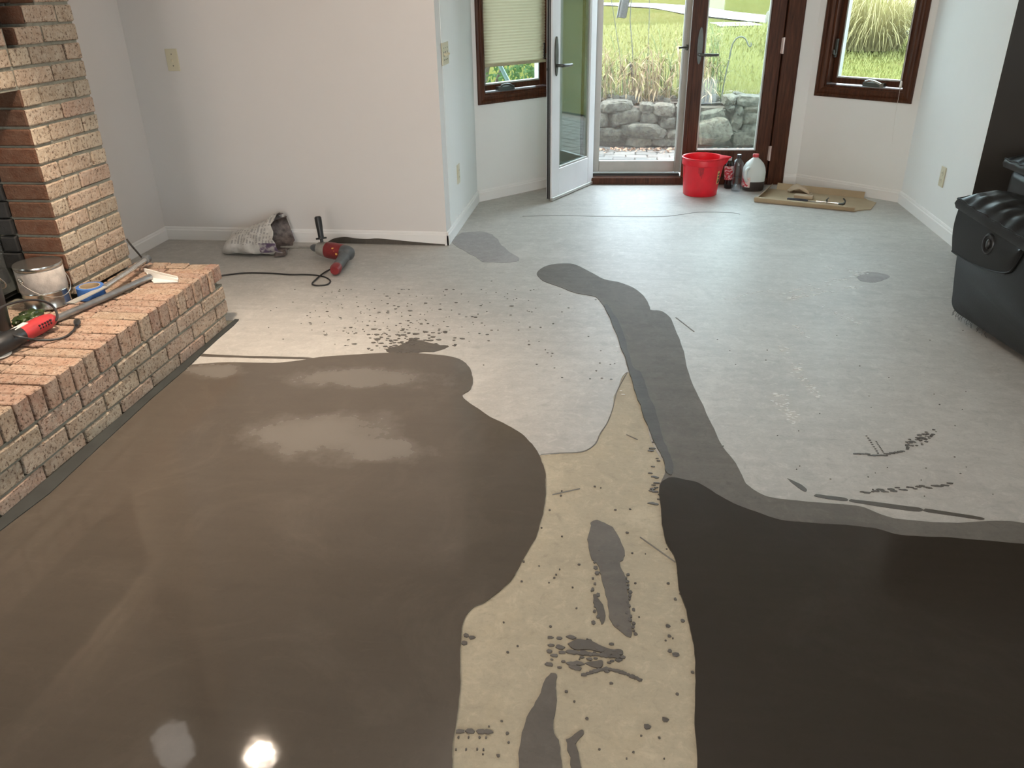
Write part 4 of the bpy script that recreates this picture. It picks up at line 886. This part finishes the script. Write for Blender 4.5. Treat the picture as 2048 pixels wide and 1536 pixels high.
def pad(parent, name, x0, x1, y0, y1, z0, th, slope, seed):
    m = MB(); nx, ny = 40, 22; top, bot = [], []
    for j in range(ny+1):
        rt, rbm = [], []
        for i in range(nx+1):
            s, q = i/nx, j/ny; ex = min(s, 1-s)*(x1-x0); ey = min(q, 1-q)*(y1-y0)
            x = x0+(x1-x0)*s; y = y0+(y1-y0)*q
            pin = .03*(1-min(1, s*6))*((2*q-1)**2); x += pin
            bulge = (1-math.exp(-ex/.05))*(1-math.exp(-ey/.05))
            e = math.exp(-ey/.09); wr = .010*e*math.sin(x*75+3*noise.noise(Vector((x*9, q*3, seed)))) + .006*noise.noise(Vector((x*22, y*26, seed)))
            wr += .010*math.exp(-ex/.12)*noise.noise(Vector((x*14, y*30, seed+4)))
            z = z0+.040+th*bulge+wr*(.25+bulge)*1.0-slope*(x-x0)
            rt.append(Vector((x, y, z))); rbm.append(Vector((x, y, z0-slope*(x-x0))))
        top.append(rt); bot.append(rbm)
    m.rings(top, False, False, closed=False); m.build(name, leather_m, parent, True, 70)
    m = MB(); lo = [bot[0][i] for i in range(nx+1)]+[bot[j][nx] for j in range(1, ny+1)]+[bot[ny][i] for i in range(nx-1, -1, -1)]+[bot[j][0] for j in range(ny-1, 0, -1)]
    hi_ = [top[0][i] for i in range(nx+1)]+[top[j][nx] for j in range(1, ny+1)]+[top[ny][i] for i in range(nx-1, -1, -1)]+[top[j][0] for j in range(ny-1, 0, -1)]
    mid = [a.lerp(b, .5) for a, b in zip(lo, hi_)]; cc = Vector(((x0+x1)/2, (y0+y1)/2, 0))
    mid = [Vector((p.x+(p.x-cc.x)*.015, p.y+(-.006 if p.y < cc.y else .006), p.z)) for p in mid]
    m.rings([[p for p in lo], mid, hi_], True, False); m.build(name+'_band', leather_m, parent, True, 60)
    m = MB(); m.tube([p for p in hi_]+[hi_[0]], .0045, 6); m.build(name+'_piping', leather_m, parent, True)
pad(rec, 'arm_pad', -.125, .82, -.035, .235, .478, .058, .095, 3)
pad(rec, 'arm_pad', -.125, .82, .63, .89, .478, .058, .095, 8)
m = MB(); m.box((-.05, .20, .10), (.62, .66, .42), .05, 3); m.build('seat', leather_m, rec, True, 60)
m = MB(); m.box((.60, .20, .10), (.88, .66, .98), .06, 3); m.build('backrest', leather_m, rec, True, 60)
m = MB()
for x in (.20, .75):
    for y in (.15, .72): m.lathe([(.025, 0), (.028, .048)], 12, c=(x, y, 0))
m.build('glide', black_m, rec)
lp = onside(1978, 488, -.015); lr = Matrix.Translation((lp.x, -.012, lp.z)) @ Matrix.Rotation(PI/2, 4, 'X') @ Matrix.Diagonal((1, 1.18, 1, 1))
m = MB(); m.lathe([(.037, 0), (.037, .006), (.034, .011), (.029, .012), (.027, .006), (.0, .004)], 28, M=lr); lt = m.build('latch_bezel', black_m, rec, True, 40)
m = MB(); m.lathe([(.017, .003), (.017, .010), (.012, .014), (0, .0145)], 20, M=lr @ Matrix.Translation((.002, 0, 0)) @ Matrix.Diagonal((.62, 1, 1, 1))); m.build('latch_lever', black_m, lt, True, 40)
rr = random.Random(9); m = MB()
for i in range(26):
    x = .0+rr.random()*.25; m.tube([(x, .005, .05), (x+rr.uniform(-.006, .006), -.002, .035), (x+rr.uniform(-.012, .012), rr.uniform(-.008, .004), .018+rr.random()*.012)], .0007, 4)
m.build('loose_thread', black_m, rec, kind='stuff')
ott = thing('footstool', (1.93, 4.35, 0), 'black leather padded footstool behind the recliner, by the dark wall', 'footstool', -1.5)
m = MB(); m.box((0, 0, .05), (.52, .55, .50), .045, 3); m.build('body', leather_m, ott, True, 60)
pad(ott, 'top_pad', -.03, .55, -.035, .58, .502, .055, 0, 5)
m = MB()
for x in (.06, .46):
    for y in (.06, .49): m.lathe([(.025, 0), (.028, .052)], 12, c=(x, y, 0))
m.build('glide', black_m, ott)

# ================================================================ OUTSIDE
ZP = -.15
def terr(x, y):
    t = max(0, min(1, (x-1.7)/.9)); t = t*t*(3-2*t); hi = .28+.02*(y-9); lo = min(hi, -.14+.085*(y-9)); return hi*(1-t)+lo*t+.05*noise.noise(Vector((x*.25, y*.25, 3)))*min(1, max(0, (y-9)/6))
m = MB(); m.box((-12, 6.15, ZP-.3), (14, 9.3, ZP-.02)); m.build('patio_ground', soil_m, kind='structure')
pt = empty('patio', (0, 0, 0), kind='structure', label='weathered paver patio outside the doors')
rp = random.Random(12); cnt = 0; _pv = []
for v in range(6):
    m = MB(); m.box((-.102, -.066, -.03), (.102, .066, 0), .008)
    for q in m.bm.verts: q.co += Vector((rp.uniform(-.005, .005), rp.uniform(-.005, .005), rp.uniform(-.002, .002)))
    _pv.append(m.mesh(paver_m))
y = 6.40; row = 0; rest = []
while y < 8.72:
    x = -1.35+(row % 2)*.105+rp.uniform(-.02, .02)
    while x < 6.4:
        vis = -.62 < x < 1.95
        o_ = (x, y, ZP+rp.uniform(-.004, .004))
        if vis and cnt < 296: link('paver', _pv[rp.randrange(6)], pt, o_, (rp.uniform(-.02, .02), rp.uniform(-.02, .02), rp.uniform(-.04, .04))); cnt += 1
        else: rest.append(o_)
        x += .212
    y += .139; row += 1
m = MB()
for o_ in rest: m.box((o_[0]-.10, o_[1]-.064, o_[2]-.03), (o_[0]+.10, o_[1]+.064, o_[2]), .008)
m.build('paver_field', paver_m, pt, kind='stuff')
# lawn and slope
m = MB(); gx, gy = 46, 34; rows = []
for j in range(gy+1):
    yy = 8.95+(52-8.95)*(j/gy)**1.6; rows.append([(-26+60*i/gx, yy, terr(-26+60*i/gx, yy)) for i in range(gx+1)])
m.rings(rows, False, False, closed=False)
m.build('lawn', lawn_m, kind='structure', smooth=True, label='sunlit mown lawn rising behind the stone wall')
m = MB(); m.box((-12, 8.86, ZP-.3), (1.95, 9.02, .27)); m.build('garden_bank', soil_m, kind='structure')
m = MB(); m.rings([[(-1.9, 8.75, .255), (-1.9, 9.5, .295)], [(1.8, 8.75, .255), (1.8, 9.5, .295)]], False, False, closed=False); m.build('planting_bed', soil_m, kind='structure')
def ribbon(pts, w, z, mat, name):
    m = MB(); pts = [Vector((*p, 0)) for p in pts]; L_, R_ = [], []
    for i, p in enumerate(pts):
        t_ = (pts[min(i+1, len(pts)-1)]-pts[max(i-1, 0)]).normalized(); nn = Vector((-t_.y, t_.x, 0))*w/2
        for lst, q in ((L_, p+nn), (R_, p-nn)): lst.append((q.x, q.y, terr(q.x, q.y)+z))
    m.rings([L_, R_], False, False, closed=False); return m.build(name, mat, kind='structure', label='white concrete walk across the lawn')
ribbon([(-14, 38), (-8, 36), (-1.1, 32), (1.45, 29.4), (2.1, 24.6), (3.4, 21.9), (5.0, 17.2), (6.2, 15.9), (9, 14)][:3]+[(.2, 30.4), (1.45, 28.0), (2.15, 24.7), (3.4, 21.7), (4.9, 17.4), (6.6, 16.4), (10, 15.4)], 1.5, .03, pathc_m, 'path')
ribbon([(2.30, 20.6), (2.38, 19.9), (2.42, 19.2)], .9, .03, pathc_m, 'path')
# grass blades nearest the house
rg_ = random.Random(21); vs, fs = [], []
for i in range(26000):
    yy = 9.1+(rg_.random()**1.7)*11; xx = (-.06+rg_.random()*.40)*yy+rg_.uniform(-.3, .3)
    if -.8 < xx < 1.2 and yy < 9.4 and rg_.random() < .6: continue
    z = terr(xx, yy); h = rg_.uniform(.03, .075)*(1+.03*(yy-9)); a = rg_.random()*6.28; w = .005+.0010*(yy-9); lx, ly = rg_.uniform(-.6, .6)*h, rg_.uniform(-.6, .6)*h
    k = len(vs); vs += [(xx-w*math.cos(a), yy-w*math.sin(a), z-.005), (xx+w*math.cos(a), yy+w*math.sin(a), z-.005), (xx+lx, yy+ly, z+h)]; fs.append((k, k+1, k+2))
me = bpy.data.meshes.new('grass'); me.from_pydata(vs, [], fs); me.materials.append(blade_m)
tag(link('grass', me), 'short bright grass blades on the lawn beyond the wall', 'grass', kind='stuff')

# dry stone wall, stone by stone
sw = thing('stone_wall', (0, 8.58, ZP), 'low dry stone retaining wall across the patio', 'stone wall'); so = Vector((0, 8.58, ZP)); rs_ = random.Random(31)
def rock(parent, lo, hi, seed, tilt=0, name='stone', off=Vector((0, 0, 0))):
    c = Vector([(a+b)/2 for a, b in zip(lo, hi)]); h = Vector([(b-a)/2 for a, b in zip(lo, hi)])
    m = MB(); bmesh.ops.create_icosphere(m.bm, subdivisions=3, radius=1)
    for v in m.bm.verts:
        p = v.co; e = .42; q = Vector([math.copysign(abs(x)**e, x) for x in p]); q = q/max(1, q.length**.35)
        q = q*(1+.20*noise.noise(p*1.3+Vector((seed*7.1, 0, 0)))+.11*noise.noise(p*3.4+Vector((0, seed*3.3, 0))))
        v.co = Vector((q.x*h.x, q.y*h.y, q.z*h.z))
    return m.build(name, stone_m, parent, True, 28, loc=c-off, rot=(0, tilt, 0))
def wstone(x0, y0, x1, y1, tilt=0, d=.26, fwd=0):
    a, b = PY(x0, y1, 8.60), PY(x1, y0, 8.60)
    rock(sw, (a.x-.008, 8.60-d*.45-fwd, a.z-.006), (b.x+.008, 8.60+d*.55-fwd, b.z+.010), rs_.random()*99, tilt, off=so)
for q in ((1199, 202, 1263, 223, -.08), (1190, 224, 1215, 252), (1216, 220, 1281, 246, -.10), (1281, 226, 1316, 246, .05), (1279, 206, 1308, 225, .1), (1305, 207, 1350, 231, .06), (1317, 232, 1352, 257), (1242, 246, 1330, 273, .08, .30, .04), (1180, 254, 1243, 281, .05), (1253, 269, 1302, 291), (1328, 257, 1362, 275), (1302, 274, 1360, 290),
          (1392, 220, 1452, 246, -.22), (1386, 232, 1463, 283, -.22, .34, .05), (1459, 227, 1484, 260, .35), (1482, 222, 1524, 247), (1484, 207, 1530, 223, -.12), (1468, 191, 1530, 212, .06), (1445, 190, 1470, 209), (1484, 246, 1520, 271, .12), (1459, 261, 1514, 289), (1452, 208, 1467, 220, .5), (1469, 211, 1487, 229, -.4),
          (1352, 208, 1395, 232), (1352, 232, 1390, 258), (1360, 258, 1392, 290), (1513, 266, 1560, 292), (1520, 244, 1575, 268), (1523, 220, 1580, 245), (1530, 193, 1590, 220), (1560, 266, 1620, 292), (1578, 238, 1640, 268), (1582, 205, 1640, 238),
          (1130, 205, 1198, 228), (1120, 228, 1189, 254), (1110, 254, 1180, 284), (1050, 204, 1128, 232), (1040, 232, 1118, 262), (1030, 260, 1108, 290)):
    wstone(*q)
m = MB(); m.box((-1.8, 8.60-8.58, 0), (1.85, 8.84-8.58, .38)); m.build('earth_core', soil_m, sw)
for i in range(26):                      # small flat rubble along the top of the bed
    x = rs_.uniform(-.5, 1.5); yy = rs_.uniform(8.75, 9.0); s = rs_.uniform(.03, .075)
    rock(sw, (x-s, yy-s*.7, .25), (x+s, yy+s*.7, .27+s*.9), rs_.random()*99, rs_.uniform(-.3, .3), 'rubble', so)
m = MB()
for i in range(420):
    x, yy = rs_.uniform(-.9, 2.0), 8.44-abs(rs_.gauss(0, .10)); a = rs_.random()*6; s = rs_.uniform(.012, .03)
    m.face([(x+s*math.cos(a), yy+s*math.sin(a), ZP+.006), (x-s*.5*math.sin(a), yy+s*.5*math.cos(a), ZP+.012+rs_.random()*.015), (x-s*math.cos(a), yy-s*math.sin(a), ZP+.006), (x+s*.5*math.sin(a), yy-s*.5*math.cos(a), ZP+.010)])
tag(m.build('fallen_leaves', plain('dead_leaf', (.34, .20, .13), .8, var=.5, scale=5)), 'dead brown leaves drifted at the foot of the stone wall', 'leaves', kind='stuff')
bo = rock(None, (3.05, 19.9, .46), (3.75, 20.5, .82), 5.5, 0, 'boulder'); tag(bo, 'grey boulder on the lawn below the white walk', 'boulder')

# weeds and dry stalks in the bed
def stalk_plant(seed, h, n, dry):
    r = random.Random(seed); m = MB()
    for k in range(n):
        bx, by = r.uniform(-.05, .05), r.uniform(-.05, .05); hh = h*r.uniform(.6, 1.05); lx, ly = r.uniform(-.25, .25)*hh, r.uniform(-.15, .15)*hh
        pts = smooth_path([(bx, by, 0), (bx+lx*.2, by+ly*.2, hh*.4), (bx+lx*.6, by+ly*.6, hh*.8), (bx+lx*(1.3 if dry else 1), by+ly, hh)], 3)
        m.tube(pts, [.0055*(1-.6*i/len(pts)) for i in range(len(pts))], 4)
        for q in range(4 if dry else 12):
            s = r.uniform(.15, .98); p = pts[int(s*(len(pts)-1))]; a = r.random()*6.28; L = r.uniform(.06, .15)*(1.1 if dry else .8); w = L*(.06 if dry else .16); dr_ = Vector((math.cos(a), math.sin(a), -.7 if dry else .35)); sd_ = Vector((-math.sin(a), math.cos(a), 0))*w
            e = p+dr_*L; mdp = p+dr_*L*.5+Vector((0, 0, .02)); m.face([p, mdp+sd_, e, mdp-sd_], 1)
    return m
for i in range(24):
    x = [-.36, -.30, -.27, -.22, -.18, .02, .06, .10, .14, .20, .25, .29, .33, .38, .60, .72, .76, .80, .84, .88, .66, -.42, .42, -.05][i]; yy = 8.78+.16*random.random()
    o_ = stalk_plant(100+i, random.uniform(.35, .6), 4, True).build('dry_stalks', [stalk_m, stalk_m], loc=(x, yy, .26))
    tag(o_, 'clump of dry tan stalks growing above the stone wall', 'weeds', 'dry stalks in the bed')
for i in range(22):
    x = [-.40, -.33, -.25, -.12, -.05, .03, .12, .22, .30, .37, .42, .45, .50, .62, .70, .76, .80, .85, .90, .96, -.46, .17][i]; yy = 8.85+.5*random.random()
    o_ = stalk_plant(200+i, random.uniform(.40, .80), 3, False).build('green_weed', [leafg_m, blade_m], loc=(x*(yy/8.8), yy, .27))
    tag(o_, 'leafy yellow green weed growing above the stone wall', 'weeds', 'green weeds in the bed')
# plant stakes of the bed
def stake(px, Y, rad, mat, name, label, cat):
    pts = [PY(*q, Y) for q in px]; pts[0].z = min(pts[0].z, .26); o_ = pts[0]
    m = MB(); m.tube([p-o_ for p in pts], rad, 6); return tag(m.build(name, mat, smooth=True, loc=o_), label, cat)
stake([(1250, 205), (1237, 90), (1224, 8), (1222, -10)], 9.0, .0035, bronze_m, 'wire_stake', 'thin leaning wire stake nearest the open door leaf', 'stake')
stake([(1268, 200), (1265, 100), (1260, 40), (1263, -10)], 9.05, .0045, bronze_m, 'wire_stake', 'thin wire stake under the white tube feeder', 'stake')
stake([(1294, 205), (1296, 110), (1299, 15), (1299, -10)], 9.0, .0035, bronze_m, 'wire_stake', 'straight wire stake in the middle of the doorway', 'stake')
stake([(1268, 205), (1264, 150), (1260, 124)], 8.9, .010, black_m, 'garden_post', 'short dark post among the dry stalks', 'post')
stake([(1395, 215), (1402, 160), (1414, 118)], 8.95, .014, stalk_m, 'garden_post', 'grey brown post behind the door handle', 'post')
hk = smooth_path([PY(*q, 8.80) for q in ((1440, 212), (1449, 160), (1458, 120), (1464, 92), (1472, 78), (1482, 73.5), (1491, 78), (1496, 89), (1500, 93), (1503, 89), (1501, 86))], 5)
m = MB(); m.tube([p-hk[0] for p in hk], .0062, 8); tag(m.build('shepherd_hook', bronze_m, smooth=True, loc=hk[0]), 'thin metal shepherd hook standing in the bed', 'garden hook')
f0, f1 = PY(1243, 36, 9.1), PY(1256, -30, 9.1); t = thing('bird_feeder', f0, 'tilted white tube feeder above the garden bed', 'feeder')
m = MB(); d = f1-f0; m.tube([d*.0, d*.02, d*.98, d*1.0], [.03, .040, .040, .03], 14); m.build('tube', plain('pale_feeder_plastic', (.065, .065, .062), .4, spec=.2), t, True, 40)
m = MB(); sx = Vector((-.045, -.01, 0)); m.tube([sx, sx+d], .009, 6); m.tube([-sx, -sx+d], .004, 6); m.build('perch_rail', bronze_m, t)

# shrub and downspout outside the left window
rl = random.Random(41)
t = thing('shrub', (-1.45, 7.95, ZP), 'dense green shrub outside the left bay window', 'shrub'); vs, fs = [], []
for i in range(5200):
    a, b = rl.random()*6.28, math.acos(rl.uniform(-1, 1)); r = rl.uniform(.45, 1.0)**.6; x, y, z = .85*r*math.sin(b)*math.cos(a), .36*r*math.sin(b)*math.sin(a), .85+.95*r*math.cos(b)
    if z < .03: continue
    s = rl.uniform(.02, .045); n1 = Vector((rl.gauss(0, 1), rl.gauss(0, 1), rl.gauss(0, 1))).normalized(); n2 = n1.orthogonal().normalized(); c = Vector((x, y, z)); k = len(vs)
    vs += [c-n1*s, c+n2*s*.4, c+n1*s, c-n2*s*.4]; fs.append((k, k+1, k+2, k+3))
me = bpy.data.meshes.new('foliage'); me.from_pydata(vs, [], fs); me.materials.append(leaf_m); fo = link('foliage', me, t); fo['kind'] = 'stuff'
m = MB()
for k in range(6):
    a = k*1.05; m.tube([(0, 0, 0), (.2*math.cos(a), .1*math.sin(a), .6), (.5*math.cos(a), .2*math.sin(a), 1.3)], [.03, .02, .01], 6)
m.build('stem', tree_m, t, True)
s0, s1 = PY(1000, 131, 6.45), PY(1019, 168, 6.42); e_ = (s0-s1)
m = MB(); kf = (s1.z-ZP+.01)/e_.z; m.tube([s1-e_*kf, s1, s0, s0+e_*1.2], .016, 12); dsp = m.build('downspout', spout_m, smooth=True); tag(dsp, 'pale teal pipe slanting past the left bay window', 'pipe')

# ornamental grass and the brick house beyond the right window
t = thing('fountain_grass', (3.95, 14.7, terr(3.95, 14.7)), 'tall arching clump of pale ornamental grass on the lawn', 'ornamental grass'); vs, fs = [], []
for i in range(1150):
    a = rl.random()*6.28; r0 = rl.random()**.5*.42; L = rl.uniform(1.1, 2.3); sp_ = rl.uniform(.12, .95)*L
    if i % 4 == 0: L = rl.uniform(.6, 1.15); sp_ = rl.uniform(.7, 1.15)*L
    b0 = Vector((r0*math.cos(a), r0*math.sin(a)*.7, 0)); a2 = a+rl.uniform(-.5, .5); dv = Vector((math.cos(a2), math.sin(a2), 0)); w = Vector((-math.sin(a2), math.cos(a2), 0))*rl.uniform(.005, .011)
    k = len(vs); ns = 6
    for q in range(ns+1):
        s = q/ns; p = b0+dv*sp_*(s**1.25)+Vector((0, 0, L*(s-.22*s**2-(.30+.35*sp_/L)*s**3))); ww = w*(1-s*.85); vs += [p-ww, p+ww]
        if q: fs.append((k+2*q-2, k+2*q-1, k+2*q+1, k+2*q))
me = bpy.data.meshes.new('blades'); me.from_pydata(vs, [], fs); me.materials.append(tall_m); fo = link('blades', me, t); fo['kind'] = 'stuff'
t = thing('house', (8.6, 24.0, terr(8.6, 24)), 'pink brick neighbouring house beyond the ornamental grass', 'house')
hbm, nt, b_ = M_('far_pink_brick'); bt = N(nt, 'ShaderNodeTexBrick'); nt.links.new(coords(nt, (1, 1, 1)), bt.inputs[0]); bt.inputs['Scale'].default_value = 4
mpn = N(nt, 'ShaderNodeMapping'); mpn.inputs['Rotation'].default_value = (PI/2, 0, 0); tc = N(nt, 'ShaderNodeTexCoord'); nt.links.new(tc.outputs['Object'], mpn.inputs[0]); nt.links.new(mpn.outputs[0], bt.inputs[0])
bt.inputs['Color1'].default_value = (.42, .24, .20, 1); bt.inputs['Color2'].default_value = (.48, .30, .25, 1); bt.inputs['Mortar'].default_value = (.5, .46, .42, 1); nt.links.new(bt.outputs[0], b_.inputs['Base Color']); b_.inputs['Roughness'].default_value = .9
m = MB(); m.box((-.4, 0, -.5), (9, 6, 3.2)); m.build('wall', hbm, t)
m = MB(); m.prism([(-.8, -.5, 3.2), (-.8, 6.5, 3.2), (-.8, 3, 5.4)], (10.2, 0, 0)); m.build('roof', plain('far_shingle', (.16, .15, .15), .9), t)
m = MB(); m.box((1.4, -.04, .9), (2.6, .02, 2.2)); wf = m.build('window', trim_m, t)
m = MB(); m.box((1.48, -.06, .98), (2.52, -.03, 2.12)); m.build('pane', glass_m, wf)
# tall hedge trees that close the view high up
for i, (x, y, h, r) in enumerate(((17, 41, 7, 3.0), (24, 37, 7, 3.0), (30, 32, 7, 3.0), (35, 26, 7, 3.0), (38, 18, 7, 3.0))):
    t = thing('tree', (x, y, terr(x, y)), 'leafy green tree far beyond the lawn', 'tree', group='trees beyond the lawn'); vs, fs = [], []
    for q in range(2600):
        c = Vector((rl.gauss(0, 1), rl.gauss(0, 1), rl.gauss(0, 1))).normalized()*rl.uniform(.7, 1)**.5; c = Vector((c.x*r, c.y*r, h*.58+c.z*h*.42)); s = rl.uniform(.12, .28); n1 = Vector((rl.gauss(0, 1), rl.gauss(0, 1), rl.gauss(0, 1))).normalized(); n2 = n1.orthogonal(); k = len(vs)
        vs += [c-n1*s, c+n2*s*.6, c+n1*s, c-n2*s*.6]; fs.append((k, k+1, k+2, k+3))
    me = bpy.data.meshes.new('foliage'); me.from_pydata(vs, [], fs); me.materials.append(leaf_m); link('foliage', me, t)['kind'] = 'stuff'
    m = MB(); m.tube([(0, 0, -.2), (0, 0, h*.4), (.1, 0, h*.8)], [.25, .18, .06], 10); m.build('trunk', tree_m, t, True)

# ================================================================ LAMP FITTINGS (above and behind the frame)
em, nt, b_ = M_('lit_lamp_lens'); b_.inputs['Emission Color'].default_value = (1, .88, .74, 1); b_.inputs['Emission Strength'].default_value = 14
t = thing('pendant_lamp', (-1.57, 2.40, 1.90), 'small hanging lamp above the hearth edge, over the frame', 'lamp')
m = MB(); m.lathe([(.080, -.012), (.086, -.012), (.060, .10), (.028, .13), (.020, .13), (.055, .098), (.080, -.012)], 28, cap0=False, cap1=False); m.build('lamp_shade', bronze_m, t, True, 50)
m = MB(); m.lathe([(.001, .0), (.072, .0)], 28, cap0=False, cap1=False); m.build('lens', em, t)
m = MB(); m.tube([(0, 0, .12), (0, 0, ZC-1.90)], .005, 8); m.build('rod', bronze_m, t, True)

em2, nt, b_ = M_('lit_frosted_shade'); b_.inputs['Base Color'].default_value = (.8, .8, .78, 1); b_.inputs['Emission Color'].default_value = (1, .93, .86, 1); b_.inputs['Emission Strength'].default_value = 2.2
t = thing('wall_sconce', (CX+.004, 2.42, 1.80), 'small wall lamp with a frosted white shade on the brick breast, over the frame', 'lamp')
m = MB(); m.lathe([(.045, .0), (.075, .03), (.085, .10), (.080, .18), (.055, .21)], 28, c=(.10, 0, 0)); m.build('lamp_shade', em2, t, True, 50)
m = MB(); m.box((0, -.045, .04), (.012, .045, .16), .004); m.tube([(.01, 0, .06), (.10, 0, .02)], .008, 8); m.build('bracket', bronze_m, t)
